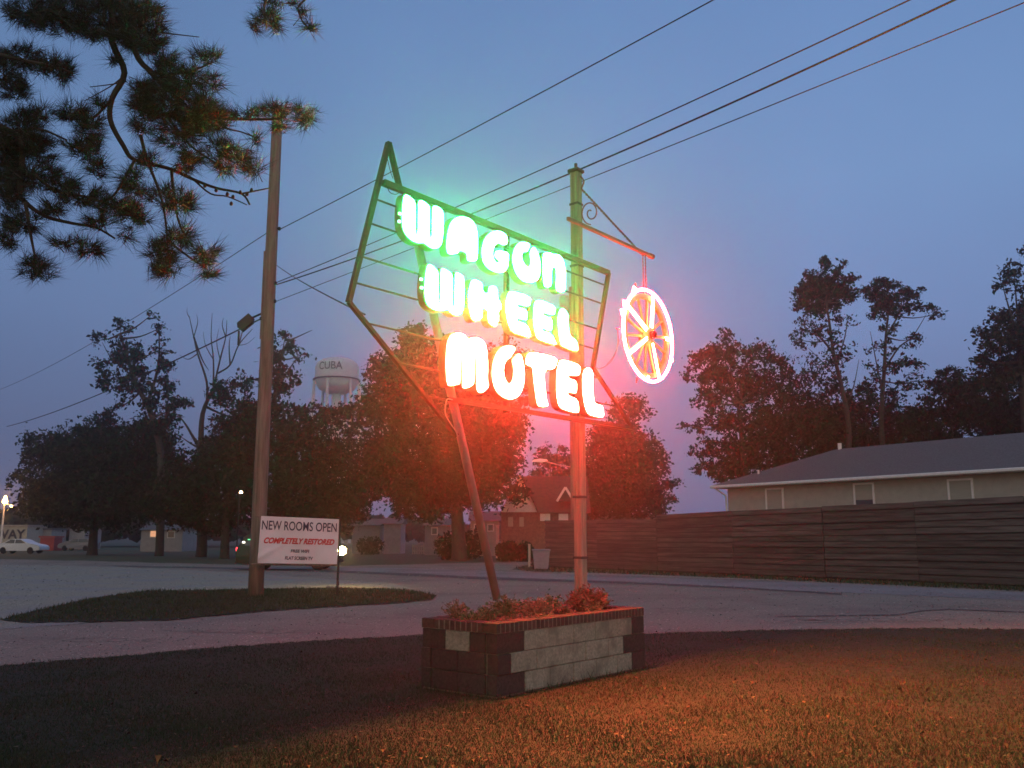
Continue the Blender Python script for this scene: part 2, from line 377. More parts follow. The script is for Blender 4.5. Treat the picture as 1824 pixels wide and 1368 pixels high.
# ------------------------------------------------------------------ planter plants
def bush(base,h,w,n,m,label,leaf=.035,droop=.3,name='bedding_plant',stem=M_plantd,fine=False):
    o=thing(name,base,label,'plant','plants in the brick planter')
    mb=MB(); L=[]
    for i in range(n):
        a=random.uniform(0,6.28); r=w*math.sqrt(random.random()); hz=h*random.uniform(.5,1)*(1-.35*(r/w)**2)
        tip=base+Vector((math.cos(a)*r,math.sin(a)*r,hz)); md=base.lerp(tip,.5)+Vector((0,0,hz*.18))
        b0=base+Vector((math.cos(a)*r*.3,math.sin(a)*r*.3,-.03))
        pts=smooth_path([b0,md,tip],4); mb.tube(pts,[.004]*len(pts),4)
        k=14 if fine else 9
        for j in range(k):
            t=random.uniform(.25,1); p=pts[int(t*(len(pts)-1))]+Vector([random.gauss(0,.02) for _ in range(3)])
            d=Vector((random.gauss(0,1),random.gauss(0,1),random.gauss(.3,.8))).normalized(); s=d.cross(Vector((random.gauss(0,1),random.gauss(0,1),random.gauss(0,1)))).normalized()
            l=leaf*random.uniform(.6,1.3); q=l*(.14 if fine else .35)
            L+= [p,p+d*l*.5+s*q,p+d*l,p+d*l*.5-s*q]
    mb.build('stem',stem,o)
    fast('leaves',np.array([tuple(v) for v in L]),4,m,o); return o
def pb(a,b): return CL+U*a+W*b+ZZ*ZB
bush(pb(.22,.0),.16,.17,30,M_plant,'low thin green plant at the near left corner of the planter')
bush(pb(.30,.30),.26,.20,32,M_plantd,'thin straw coloured plant near the left end of the planter',.04)
bush(pb(.58,.12),.20,.2,42,M_plant,'leafy green plant at the foot of the leaning sign pole')
bush(pb(.92,.1),.30,.26,60,M_plant,'tallest green plant in the middle of the planter',.04)
bush(pb(1.28,-.02),.26,.24,60,M_plantd,'brownish feathery plant right of the planter middle',.045,fine=True)
bush(pb(1.62,-.2),.15,.14,46,M_plantr,'small bright red flowering plant beside the wooden post',.03)
bush(pb(1.85,.2),.26,.22,44,M_plant,'dark green plant behind the wooden post base',.035)
bush(pb(2.22,-.1),.34,.28,100,M_plantr,'wide spiky reddish plant right of the wooden post',.08,fine=True)
bush(pb(2.44,.02),.27,.30,90,M_plantr,'drooping red grassy plant at the far right end of the planter',.08,fine=True)
bush(pb(2.1,-.25),.16,.16,40,M_plantd,'small tan plant between the post and the planter rim',.03)
bush(pb(1.0,-.28),.11,.3,40,M_plantd,'low dry creeping plant along the planter front rim',.03)
bush(pb(.5,-.25),.09,.2,30,M_plantr,'low dark red creeper near the planter front corner',.028)

# ------------------------------------------------------------------ the sign
S0=CL+NF*.16
def PS(x,y,off=0.):      # pixel -> point of the sign plane moved off along its normal
    a,b=ray(x,y); d=Vector((a,1,b)); o=Vector((0,0,CH)); s=S0+NF*off
    t=(s-o).dot(NF)/d.dot(NF); return o+d*t
def uv(p): q=p-S0; return q.dot(U),q.z
def SV(u,v,off=0.): return S0+U*u+ZZ*v+NF*off
def PUV(x,y): return uv(PS(x,y))
sg=thing('motel_sign',CL+U*1.2+ZZ*ZB,'tall open steel frame sign with lit WAGON WHEEL MOTEL neon lettering','sign')
# perimeter frame
VC=PUV(621,538); TIP=PUV(692,254); NOTCH=PUV(711,333); TL=PUV(683,325); TR=PUV(1084,486); RM=PUV(1056,655); RB=PUV(1126,762); BL=PUV(797,711); LB=PUV(813,776)
mb=MB()
def fb(a,b,w=.05,d=.10,off=0.): mb.bar(SV(a[0],a[1],off),SV(b[0],b[1],off),w,d,NF)
fb(VC,TIP,.045,.05); fb(TIP,NOTCH,.045,.048,.002); fb(TL,TR,.06,.06,-.002); fb(TR,RM,.045,.05); fb(RM,RB,.035,.048,.002); fb(BL,RB,.045,.046,-.003); fb(VC,LB,.036,.046,.003)
mb.build('perimeter_frame',M_frame,sg)
def edge_at(a,b,v): t=(v-a[1])/(b[1]-a[1]); return a[0]+(b[0]-a[0])*t
def lx(v): return edge_at(VC,TIP,v) if v>VC[1] else edge_at(VC,LB,v)
def rx(v): return edge_at(TR,RM,v) if v>RM[1] else edge_at(RM,RB,v)
rodv=[PUV(670,354)[1],PUV(660,397)[1],PUV(650,458)[1],PUV(634,503)[1],PUV(662,577)[1]]
rodv+= [rodv[-1]-.33, rodv[-1]-.62]
for v in rodv:
    mb=MB(); u0=lx(v) if v>LB[1]+.05 else BL[0]
    mb.tube([SV(u0,v,-.01),SV(rx(v),v,-.01)],.011,6); mb.build('cross_rod',M_rod,sg)
c0=PUV(908,417); c1=PUV(906,735)
mb=MB(); mb.bar(SV(c0[0],c0[1],-.05),SV(c0[0],c1[1],-.05),.05,.05,NF); mb.build('centre_strut',M_frame,sg)
# leaning support pole
a=uv(PS(723,345,-.16)); b=uv(PS(884,1066,-.16)); 
mb=MB(); mb.tube([SV(a[0],a[1],-.15),SV(b[0],max(b[1],.60),-.15)],.047,14); mb.build('leaning_pole',M_tin,sg,True)
# drooping cable at the lower left
mb=MB(); mb.tube(smooth_path([PS(806,712,.03),PS(796,712,.03),PS(793,735,.03),PS(801,752,.03),PS(812,768,.03),PS(815,777,.03),PS(810,740,.03),PS(806,728,.03)],5),.006,5); mb.build('cable_loop',M_tin,sg)
mb=MB(); mb.tube(smooth_path([PS(690,333,.06),PS(695,343,.06),PS(706,346,.06),PS(716,338,.06)],5),.005,5); mb.build('cable_loop',M_wire,sg)
mb=MB(); mb.tube(smooth_path([PS(686,262,.0),PS(694,300,.02),PS(700,318,.03)],5),.004,5); mb.build('cable_loop',M_wire,sg)
z2=lambda pts:[(700+x/4.343,320+y/4.343) for x,y in pts]
z3=lambda pts:[(720+x/4.242,560+y/4.242) for x,y in pts]
LET=[
('W','g',z2([(85,108),(120,122),(172,170),(175,250),(173,430),(191,430),(194,250),(195,160),(215,155),(250,175),(283,205),(283,300),(281,455),(301,457),(304,300),(305,200),(330,200),(360,215),(388,245),(391,350),(385,450),(370,515),(340,540),(300,535),(270,515),(240,490),(215,495),(180,490),(140,470),(100,430),(75,380),(68,300),(72,200)])),
('A','g',z2([(418,560),(432,580),(470,582),(500,576),(512,550),(570,565),(573,600),(575,628),(610,640),(648,632),(655,560),(655,480),(650,400),(630,340),(600,305),(560,285),(510,280),(470,300),(440,340),(425,400),(415,460),(413,510)])),
('G','g',z2([(885,462),(880,505),(850,512),(825,493),(795,500),(772,540),(770,590),(785,632),(812,642),(826,630),(790,605),(785,575),(800,540),(893,560),(893,620),(888,680),(862,715),(830,727),(780,715),(730,685),(700,640),(685,580),(690,510),(710,450),(745,410),(790,390),(835,397),(870,422)])),
('O','g',z2([(1062,502),(1030,482),(990,478),(960,495),(935,540),(922,600),(930,670),(960,740),(1000,785),(1050,803),(1100,795),(1130,760),(1140,700),(1138,640),(1120,570),(1100,530),(1082,512),(1055,568),(1066,610),(1066,650),(1050,675),(1028,670),(1006,640),(992,600),(998,570),(1018,556),(1040,562)])),
('N','g',z2([(1158,572),(1180,558),(1215,560),(1228,580),(1248,570),(1285,580),(1315,620),(1330,680),(1332,780),(1330,868),(1300,877),(1270,862),(1258,830),(1262,750),(1262,700),(1250,675),(1235,680),(1225,710),(1225,828),(1190,838),(1165,820),(1160,700)])),
('W','g',z2([(268,645),(300,660),(347,705),(350,790),(348,955),(366,957),(368,790),(369,690),(385,680),(420,700),(460,735),(461,830),(458,985),(476,987),(479,820),(480,715),(500,715),(530,735),(550,760),(553,900),(548,980),(530,1040),(495,1055),(455,1040),(430,1010),(400,1015),(370,1020),(320,1010),(275,980),(250,930),(243,850),(248,740)])),
('H','g',z2([(600,790),(620,765),(650,775),(690,800),(693,870),(735,882),(740,825),(765,815),(795,825),(806,860),(810,920),(830,955),(840,1000),(812,1015),(815,1080),(797,1140),(765,1130),(740,1105),(735,1050),(735,1008),(690,990),(690,1060),(670,1090),(630,1098),(605,1070),(585,980),(580,880)])),
('E','g',z2([(903,858),(960,868),(1062,903),(1060,975),(1040,985),(955,963),(955,980),(1035,1005),(1035,1085),(1025,1092),(955,1073),(955,1092),(1030,1112),(1062,1190),(1062,1225),(1000,1205),(920,1180),(895,1120),(878,1050),(872,960),(880,900)])),
('E','g',z2([(1112,926),(1160,935),(1255,980),(1250,1045),(1235,1052),(1155,1028),(1155,1046),(1230,1070),(1228,1165),(1215,1172),(1150,1148),(1150,1167),(1225,1187),(1258,1265),(1258,1280),(1200,1262),(1120,1235),(1100,1180),(1085,1090),(1088,1000),(1093,955)])),
('L','g',z2([(1300,988),(1330,1008),(1355,1050),(1352,1100),(1358,1180),(1370,1215),(1415,1240),(1432,1325),(1400,1325),(1340,1302),(1300,1280),(1285,1200),(1275,1100),(1280,1030)])),
('M','r',z3([(345,548),(322,530),(312,400),(315,280),(325,200),(350,150),(400,130),(450,145),(480,185),(510,168),(555,170),(600,200),(625,260),(632,400),(628,500),(640,550),(600,590),(575,600),(550,580),(544,530),(541,300),(532,275),(529,300),(530,525),(500,550),(465,565),(440,555),(437,530),(434,290),(427,262),(422,290),(424,525),(400,535)])),
('O','r',z3([(838,252),(815,235),(770,230),(725,250),(690,300),(668,370),(660,450),(672,530),(700,590),(745,630),(800,650),(850,635),(885,590),(905,520),(910,440),(900,370),(885,310),(862,290),(842,310),(810,345),(825,390),(826,440),(820,490),(800,522),(780,520),(757,480),(749,430),(755,380),(775,345),(796,338),(812,310),(834,278)])),
('T','r',z3([(912,370),(918,330),(935,290),(960,280),(1050,295),(1152,325),(1152,380),(1120,425),(1060,418),(1058,500),(1065,570),(1075,650),(1090,695),(1050,706),(1010,695),(998,650),(985,560),(975,480),(970,395),(935,392)])),
('E','r',z3([(1180,338),(1230,345),(1330,380),(1325,460),(1300,470),(1237,460),(1237,478),(1302,500),(1302,590),(1290,602),(1232,588),(1232,607),(1312,640),(1320,742),(1300,748),(1240,735),(1175,710),(1155,650),(1148,560),(1150,440),(1163,370)])),
('L','r',z3([(1380,393),(1410,410),(1425,440),(1422,540),(1430,640),(1440,670),(1490,685),(1502,710),(1508,782),(1460,780),(1390,760),(1365,700),(1350,620),(1345,520),(1350,430)])),
]
def offset_poly(p,d):
    n=len(p); ar=sum(p[i][0]*p[(i+1)%n][1]-p[(i+1)%n][0]*p[i][1] for i in range(n)); sg_=1 if ar>0 else -1; out=[]
    for i in range(n):
        a,b,c=p[i-1],p[i],p[(i+1)%n]
        tx,ty=c[0]-a[0],c[1]-a[1]; l=math.hypot(tx,ty) or 1
        out.append((b[0]+ty/l*d*sg_,b[1]-tx/l*d*sg_))
    return out
FACE=.085
for ch,colr,pts in LET:
    poly=[uv(PS(x,y,FACE)) for x,y in chaikin(pts,1)]
    back=offset_poly(poly,.004); poly=offset_poly(poly,-.011)
    mb=MB(); mb.prism(back,SV,FACE-.105,FACE-.004); cs=mb.build('letter',M_case,sg)
    cs['label']=('green' if colr=='g' else 'red')+' glowing open-face channel letter '+ch
    mb=MB(); mb.prism(poly,SV,FACE-.003,FACE+.011)
    o=mb.build('neon_face',M_green if colr=='g' else M_red,cs)
for x,y in((711,380),(710,394),(749,497),(750,512)):
    mb=MB(); p=PS(x,y,.08); mb.tube([p,p+U*.02],.014,8); mb.build('electrode',M_elec,sg)
# backs of the letters on the far face (unlit, dark)
# ------------------------------------------------------------------ wooden post with bracket
def line_hit(x,y):
    a,b=ray(x,y); d=Vector((a,1,b)); o=Vector((0,0,CH)); t=(CL-o).dot(NF)/d.dot(NF); return o+d*t
pb0=line_hit(1035,1058); ptop=line_hit(1026,308)
pu=(pb0-CL).dot(U); base=CL+U*pu; ztop=ptop.z
ps=thing('sign_post',base+ZZ*ZB,'pale weathered wooden post carrying the neon sign and the wheel bracket','post')
mb=MB()
for i,(du,dw) in enumerate(((-.030,-.030),(.030,-.030),(-.030,.030),(.030,.030))):
    mb.box(base+U*du*1.02+W*dw*1.02+ZZ*((.60+ztop)/2),(.058,.058,ztop-.60),U,W,ZZ,bev=.008)
mb.box(base+ZZ*((.60+ztop)/2),(.10,.10,ztop-.62),U,W,ZZ)
mb.build('shaft',M_post,ps)
mb=MB(); mb.box(base+ZZ*(ztop+.02),(.17,.17,.05),U,W,ZZ,bev=.01); mb.tube([base+ZZ*(ztop+.04),base+ZZ*(ztop+.13)],.022,10); mb.build('cap',M_rod,ps)
for zz in (ztop-.45,ztop-1.3,1.35,2.1):
    mb=MB(); mb.box(base+ZZ*zz,(.134,.134,.03),U,W,ZZ); mb.build('steel_band',M_rod,ps)
def line_off(x,y,off):
    a,b=ray(x,y); d=Vector((a,1,b)); o=Vector((0,0,CH)); t=(CL+NF*off-o).dot(NF)/d.dot(NF); return o+d*t
def PC(x,y): return line_hit(x,y)
br=thing('wheel_bracket',PC(1040,408),'rusty wrought iron bracket with a scroll holding the neon wheel','bracket')
e0=PC(1011,396); e1=line_off(1161,464,.075); e0=CL+U*(e0-CL).dot(U)+ZZ*e0.z
hz=PC(1040,408).z
mb=MB(); q0=CL+U*((line_off(1011,396,.075)-CL).dot(U))+ZZ*hz; q1=CL+U*((e1-CL).dot(U))+ZZ*hz
q0+=NF*.075; q1+=NF*.075
mb.box((q0+q1)/2,((q1-q0).length,.045,.05),U,W,ZZ,bev=.006); mb.tube([q1-U*.05,q1+U*.03],.04,10); mb.build('arm',M_brk,br)
def PCf(x,y): return line_off(x,y,.075)
mb=MB()
# twisted brace
s0=PCf(1037,338); s1=PCf(1146,456); n=60
for ph in(0,math.pi):
    a_,b_=frame(s1-s0); pts=[]
    for i in range(n+1):
        t=i/n; th=t*math.pi*26+ph; pts.append(s0.lerp(s1,t)+(a_*math.cos(th)+b_*math.sin(th))*.009)
    mb.tube(pts,.009,5)
mb.tube(smooth_path([PCf(1034,314),PCf(1040,322),PCf(1038,330),PCf(1036,336),PCf(1040,342)],4),.012,6)
mb.build('twisted_brace',M_brk,br)
mb=MB(); cx,cy=1052,379; pts=[]
for i in range(41):
    t=i/40; th=-math.pi*.5+math.pi*.0+t*math.pi*3.1; r=1-.82*max(0,(t-.15))/.85
    pts.append(PCf(cx+15.5*r*math.cos(th+math.pi*1.0),cy+0+21*r*math.sin(th+math.pi*1.0)))
mb.tube(pts,.010,6); mb.build('scroll',M_brk,br)
# wagon wheel
wt=line_off(1155,514,.12); wb=line_off(1156,683,.12); wc=line_off(1155.5,598,.12)
wu=(wc-CL).dot(U); wc=CL+U*wu+NF*.075+ZZ*((wt.z+wb.z)/2); R=(wt.z-wb.z)/2
wl=line_off(1114,598,.12); wr=line_off(1198,598,.12); Ru=((wr-wl).dot(U))/2
Rr=(R+Ru)/2
wh=thing('neon_wagon_wheel',wc,'wooden wagon wheel outlined with glowing red neon hanging from the iron bracket','neon wheel')
def WP(r,th,off=0.): return wc+U*(r*math.cos(th))+ZZ*(r*math.sin(th))+NF*off
def ring(mb,r,rr,off,n=64,k=8): mb.tube([WP(r,2*math.pi*i/n,off) for i in range(n)],rr,k,closed=True)
mb=MB()
Ri=Rr*.86
vs=[];fs=[];n=56
for i in range(n):
    th=2*math.pi*i/n
    for r,o_ in((Ri-.035,-.03),(Ri+.03,-.03),(Ri+.03,.03),(Ri-.035,.03)): vs.append(WP(r,th,o_))
for i in range(n):
    for j in range(4): fs.append((i*4+j,i*4+(j+1)%4,((i+1)%n)*4+(j+1)%4,((i+1)%n)*4+j))
mb.add(vs,fs); mb.build('wooden_rim',M_wheelw,wh)
for i in range(14):
    th=2*math.pi*(i+.3)/14; mb=MB(); mb.tube([WP(.07,th),WP(Ri*.5,th),WP(Ri-.03,th)],[.026,.019,.022],8); mb.build('spoke',M_wheelw,wh)
mb=MB(); mb.lathe(wc-NF*.10,[(.0,0),(.055,0),(.07,.04),(.105,.06),(.105,.13),(.085,.15),(.07,.19),(.0,.19)],20,NF); mb.build('hub',M_wheelw,wh,True)
mb=MB(); mb.lathe(wc+NF*.085,[(.0,0),(.055,0),(.055,.06),(.04,.075),(.0,.075)],16,NF); mb.build('hub_cap',M_hub,wh,True)
mb=MB(); ring(mb,Rr*.985,.019,.045); mb.build('neon_ring',M_ring,wh)
for th in (78,150,212,292,3,262):
    t=math.radians(th); mb=MB()
    r1=Rr*.97
    if th in(3,): r0=Rr*.62
    elif th==262: r0=Rr*.9
    else: r0=.12
    d=.018
    p=[WP(r0,t,.075)+(U*-math.sin(t)+ZZ*math.cos(t))*d,WP(r1,t,.06)+(U*-math.sin(t)+ZZ*math.cos(t))*d,WP(r1,t,.06)-(U*-math.sin(t)+ZZ*math.cos(t))*d,WP(r0,t,.085)-(U*-math.sin(t)+ZZ*math.cos(t))*d]
    mb.tube(p,.012,6); mb.build('neon_spoke',M_spoke,wh)
# electrodes / bumps on the ring
for th,l in((160,.09),(148,.05),(-22,.07),(118,.03)):
    t=math.radians(th); mb=MB(); mb.tube([WP(Rr,t-.05,.03),WP(Rr+.05,t,.03),WP(Rr,t+.09,.03)],.02,6); mb.build('neon_return',M_ring,wh)
for th in(248,182,110):
    t=math.radians(th); mb=MB(); mb.tube([WP(Rr+.02,t,0),WP(Rr+.10,t,0)],[.018,.010],6); mb.build('insulator',M_brk,wh)
for du in(-.035,.035):
    mb=MB(); top=wc+ZZ*(hz-wc.z)+U*du; bot=wc+ZZ*(Ri)+U*du
    mb.tube([top,bot],.007,6)
    for i in range(int((top.z-bot.z)/.05)): mb.tube([Vector((top.x,top.y,bot.z+i*.05)),Vector((top.x,top.y,bot.z+i*.05+.02))],.011,6)
    mb.build('hanger_chain',M_brk,wh)
# supply cable between wheel and frame
wp=WP(Rr+.06,math.radians(182),0)
mb=MB(); mb.tube(smooth_path([wp,wp-ZZ*.25-U*.02,wp-ZZ*.48-U*.18,wp-ZZ*.62-U*.45,SV(RM[0]+.02,RM[1]+.02,0)],6),.006,5)
mb.tube(smooth_path([wp+U*.06,wp-ZZ*.22+U*.0,wp-ZZ*.40-U*.12,wp-ZZ*.55-U*.30],6),.005,5)
mb.build('supply_cable',M_tin,None,loc=wp); o=bpy.data.objects['supply_cable']; tag(o,'thin loose cable drooping from the neon wheel to the sign frame','cable')

# ------------------------------------------------------------------ utility poles and wires
pbase=G(455,1063); YP=pbase.y
ptop=P(496,190,YP)
up=thing('utility_pole',pbase,'tall round wooden utility pole rising from the grass strip beside the banner','utility pole')
mb=MB(); pts=[pbase.lerp(Vector((pbase.x,pbase.y,ptop.z)),i/10)+Vector((0,0,-.05 if i==0 else 0)) for i in range(11)]
mb.tube(pts,[.21-.06*i/10 for i in range(11)],18); mb.build('shaft',M_wood,up,True)
def pole_pt(y,dx=0.): q=P(480,y,YP); return Vector((pbase.x+dx,YP,q.z))
for y,dx in((408,.22),(505,.18),(537,.18),(568,-.19)):
    q=pole_pt(y,0); mb=MB(); mb.tube([q,q+Vector((dx,-.05,0))],.025,6); mb.lathe(q+Vector((dx,-.05,-.06)),[(.02,0),(.05,.02),(.035,.05),(.05,.08),(.02,.11)],10); mb.build('insulator',M_black,up,True)
mb=MB(); mb.box(pole_pt(520)+Vector((-.17,-.06,-.1)),(.05,.05,2.6)); mb.build('conduit',M_wood,up)
def wire(name,pts,r,label,grp='overhead wires'):
    mb=MB(); mb.tube(pts,r,5); o=mb.build(name,M_wire,None,loc=pts[0]); return tag(o,label,'wire',grp)
def ext(a,b,t): return a+(b-a)*t
def wlin(y0,dx,xe,ye,Ye,s,r,label,extf=1.15):
    a=pole_pt(y0,dx); b=P(xe,ye,Ye); t_=1/extf; b=b+ZZ*(4*s*t_*(1-t_)); return wire('overhead_wire',sag(a,ext(a,b,extf),s,30),r,label)
wlin(408,.24,1270,0,15.,.06,.013,'uppermost overhead wire running from the pole to the top centre')
wlin(503,.20,1620,0,13.,.16,.013,'upper wire of the three passing just behind the top of the sign post')
wlin(507,.20,1700,0,12.6,.36,.018,'thickest middle wire passing behind the sign post cap')
wlin(537,.20,1826,4,12.,.06,.010,'lowest thin reddish overhead wire at the upper right')
def wleft(y0,xe,ye,Ye,s,r,label):
    a=pole_pt(y0,-.15); b=P(xe,ye,Ye); return wire('overhead_wire',sag(a,ext(a,b,1.1),s,20),r,label)
wleft(415,0,690,70,.5,.012,'faint upper wire running left from the pole over the trees')
lw_=wleft(566,30,752,60,.35,.022,'heavy lower wire running left from the pole past the black splice box')
a=pole_pt(470,.12); b=PS(650,560,-.2); wire('overhead_wire',sag(a,b,.05,12),.010,'short service wire dropping from the pole down to the sign frame')
# splice box hung from the lower wire
bx=P(437,574,YP+1.0); bx=P(438,575,YP)
d=(P(453,562,YP)-P(423,588,YP)).normalized(); pr=d.cross(Vector((0,1,0))).normalized()
sb=thing('splice_box',bx,'black splice enclosure hanging on the wire left of the utility pole','cable box')
mb=MB(); mb.prism([(-.24,-.13),(.15,-.14),(.25,-.05),(.24,.13),(-.18,.14),(-.26,.03)],lambda u,v,w:bx+d*u-pr*v*(-1 if pr.z>0 else 1)+Vector((0,w,0)),-.10,.10); mb.build('housing',M_black,sb)
mb=MB(); mb.box(P(425,602,YP),(.05,.03,.42)); mb.build('tail_strap',M_black,sb)
mb=MB(); mb.tube([P(449,566,YP),pole_pt(556,-.1)],.03,6); mb.build('mount_arm',M_black,sb)

# far street lamp pole right behind the sign post
fbp=G(1024,1011); fp=thing('street_lamp',fbp,'distant wooden pole behind the sign post with a lamp arm over the street','street lamp')
zt=P(1018,512,fbp.y).z
mb=MB(); mb.tube([fbp+ZZ*(zt*i/6) for i in range(7)],[.20-.02*i/6*1.5 for i in range(7)],12); mb.build('pole',M_wood,fp,True)
za=P(1007,829,fbp.y); zb=P(950,820,fbp.y); 
mb=MB(); mb.tube(smooth_path([Vector((fbp.x,fbp.y,za.z-.1)),Vector((fbp.x-.7,fbp.y,za.z)),Vector((zb.x+.5,fbp.y-.2,zb.z-.02))],5),.035,6); mb.build('lamp_arm',M_tin,fp)
mb=MB(); hb=Vector((zb.x+.35,fbp.y-.2,zb.z-.02)); mb.prism([(-.42,-.06),(-.36,.03),(.0,.09),(.38,.05),(.42,-.03),(.1,-.10)],lambda u,v,w:hb+Vector((u,w,v)),-.13,.13); mb.build('lamp_head',M_white,fp)
mb=MB(); q=P(1003,548,fbp.y); mb.lathe(Vector((fbp.x-.42,fbp.y,q.z-.55)),[(.0,0),(.26,0),(.29,.06),(.29,1.15),(.26,1.2),(.1,1.24),(.0,1.25)],16); mb.box(Vector((fbp.x-.2,fbp.y,q.z)),(.3,.1,.12)); mb.build('transformer',M_tin,fp,True)

# ------------------------------------------------------------------ banner
B=[P(465,919,24.6),P(604,925,25.2),P(600,1005,25.2),P(459,1003,24.6)]
bn=thing('banner',(B[2]+B[3])/2,'white vinyl banner reading NEW ROOMS OPEN COMPLETELY RESTORED beside the utility pole','banner')
def BP(u,v,off=0.):  # u left->right, v bottom->top
    p=(B[3].lerp(B[2],u)).lerp(B[0].lerp(B[1],u),v)
    w=.02*math.sin(u*9+v*4)+.03*math.exp(-((v-(.1+u*1.05))**2)/.004)*max(0,1-u*2.2)+.012*math.sin(u*23)*(1-v)
    return p+Vector((0,-w-off,0))
mb=MB(); nu,nv=60,30
for side,off in((0,0.),(1,-.006)):
    vs=[BP(i/nu,j/nv,off) for j in range(nv+1) for i in range(nu+1)]
    fs=[(j*(nu+1)+i,j*(nu+1)+i+1,(j+1)*(nu+1)+i+1,(j+1)*(nu+1)+i) for j in range(nv) for i in range(nu)]
    mb.add(vs,fs if not side else [f[::-1] for f in fs])
mb.build('sheet',M_banner,bn,True)
def btext(body,u0,u1,v0,v1,m,shear=0.,bold=0.):
    vs,fs=text_mesh(body,1.,shear,bold); mb=MB()
    mb.add([BP(u0+(u1-u0)*x,v0+(v1-v0)*y,.006) for x,y in vs],fs); mb.build('lettering',m,bn)
btext('NEW ROOMS OPEN',.02,.975,.71,.91,M_ink,0,.012)
btext('COMPLETELY RESTORED',.06,.955,.42,.55,M_inkr,.35,.045)
btext('FREE WIFI',.40,.64,.235,.305,M_ink,.15,.03)
btext('FLAT SCREEN TV',.335,.69,.08,.155,M_ink,.15,.03)
mb=MB(); 
mb.tube([B[1]+Vector((.02,.05,.06)),Vector((B[1].x+.0,B[1].y+.05,0))],.03,8); mb.build('post',M_wire,bn)
mb=MB(); mb.tube([B[3]+Vector((-.2,.06,-.03)),B[2]+Vector((.0,.06,-.03))],.03,6); mb.build('rail',M_wood,bn); mb=MB(); mb.tube([B[0]+Vector((-.2,.06,-.01)),B[1]+Vector((.0,.06,-.01))],.02,6); mb.build('rail',M_wood,bn)
# flood lamp on stake
lb=G(602,1046); lamp=thing('garden_lamp',lb,'glowing globe lamp on a thin black stake at the right edge of the banner','lamp')
lp=P(609,981,lb.y-.25)
mb=MB(); mb.tube([lb,Vector((lb.x,lb.y,lp.z-.12)),lp-ZZ*.10],.022,8); mb.lathe(lb,[(.0,0),(.10,0),(.09,.03),(.04,.06),(.03,.2),(.0,.2)],12); mb.build('stake',M_wire,lamp)
mb=MB(); mb.lathe(lp-ZZ*.14,[(.0,0),(.05,0),(.06,.05),(.03,.06),(.0,.06)],12); mb.build('socket',M_wire,lamp)
mb=MB(); mb.lathe(lp,[(.14*math.cos(a_),.14*math.sin(a_)) for a_ in [(-.5+i/10)*math.pi for i in range(11)]],16); mb.build('globe',M_lamp,lamp,True)
rk=G(596,1049)
mb=MB()
for i in range(4):
    c=rk+Vector((random.uniform(-.25,.25),random.uniform(-.1,.1),.02)); r=random.uniform(.06,.11)
    mb.lathe(c,[(r*.6,-.03),(r,.0),(r*.95,.05),(r*.5,.09),(.0,.1)],7)
mb.build('stone_pile',M_rock,None,loc=rk); tag(bpy.data.objects['stone_pile'],'few small stones around the foot of the garden lamp','stones')

# ------------------------------------------------------------------ vehicles
def car(name,base,ang,L,Wd,prof,glassprof,wheels,wr_,paint,label,cat,hl,tl,windows,lights=True):
    t=thing(name,base,label,cat)
    f=Vector((math.cos(ang),math.sin(ang),0)); s=Vector((-math.sin(ang),math.cos(ang),0))
    # body: lower profile full width, greenhouse tapering inwards
    def fn(k):
        def g(u,v,w):
            tap=max(0,(v-k))*.22; return base+f*u+s*(w*(1-tap))+ZZ*v
        return g
    mb=MB(); mb.prism(chaikin(prof,2),fn(.95),-Wd/2,Wd/2)
    mb.build('body',paint,t)
    for sd in(-1,1):
        for w in windows:
            mb=MB(); mb.prism(w,lambda u,v,q:fn(.95)(u,v,sd*(Wd/2+q)),.002,.012); mb.build('side_window',M_glass,t)
    for x in wheels:
        for sd in(-1,1):
            c=base+f*x+s*sd*(Wd/2-.11)+ZZ*wr_
            w=bpy.data.objects.new('wheel',None); COL.objects.link(w); w.parent=t; w.location=c-WORLD(t)
            mb=MB(); mb.lathe(c-s*sd*.11,[(wr_*.6,0),(wr_*.97,.01),(wr_,.04),(wr_,.19),(wr_*.95,.225),(wr_*.62,.23)],20,s*sd); mb.build('tyre',M_tyre,w,True)
            mb=MB(); mb.lathe(c-s*sd*.10,[(.0,0),(wr_*.6,0),(wr_*.62,.20),(wr_*.5,.215),(.05,.19),(.0,.225)],14,s*sd); mb.build('rim',M_rim,w)
    for sd in(-1,1):
        mb=MB(); mb.box(base+f*(hl[0])+s*sd*(Wd/2-.2)+ZZ*hl[1],(.06,.28,.13),f,s,ZZ,bev=.02); mb.build('headlight',M_head if lights else M_white,t)
        mb=MB(); mb.box(base+f*(tl[0])+s*sd*(Wd/2-.12)+ZZ*tl[1],(.06,.16,.2),f,s,ZZ,bev=.02); mb.build('tail_light',M_tail if lights else M_redpaint,t)
    mb=MB(); mb.box(base+f*(hl[0]-.05)+ZZ*.42,(.2,Wd*.96,.16),f,s,ZZ,bev=.03); mb.box(base+f*(tl[0]+.05)+ZZ*.42,(.2,Wd*.96,.16),f,s,ZZ,bev=.03); mb.build('bumper',paint if not lights else M_black,t)
    return t
sbase=G(518,1015)
car('dark_suv',sbase,math.radians(2),4.9,1.9,
 [(-2.5,.35),(-2.52,.9),(-2.4,1.15),(-2.1,1.74),(-1.7,1.8),(.35,1.78),(1.05,1.2),(2.2,1.05),(2.42,.85),(2.45,.38),(1.95,.32),(-2.0,.3)],None,(-1.5,1.5),.36,M_suv,
 'dark green sport utility vehicle driving right behind the white banner','car',(2.42,.78),(-2.50,1.02),
 [[(-2.15,1.18),(-1.85,1.62),(-1.0,1.66),(-1.0,1.18)],[(-.9,1.18),(-.9,1.66),(.25,1.64),(.75,1.2)]])
sd_=bpy.data.objects['dark_suv']
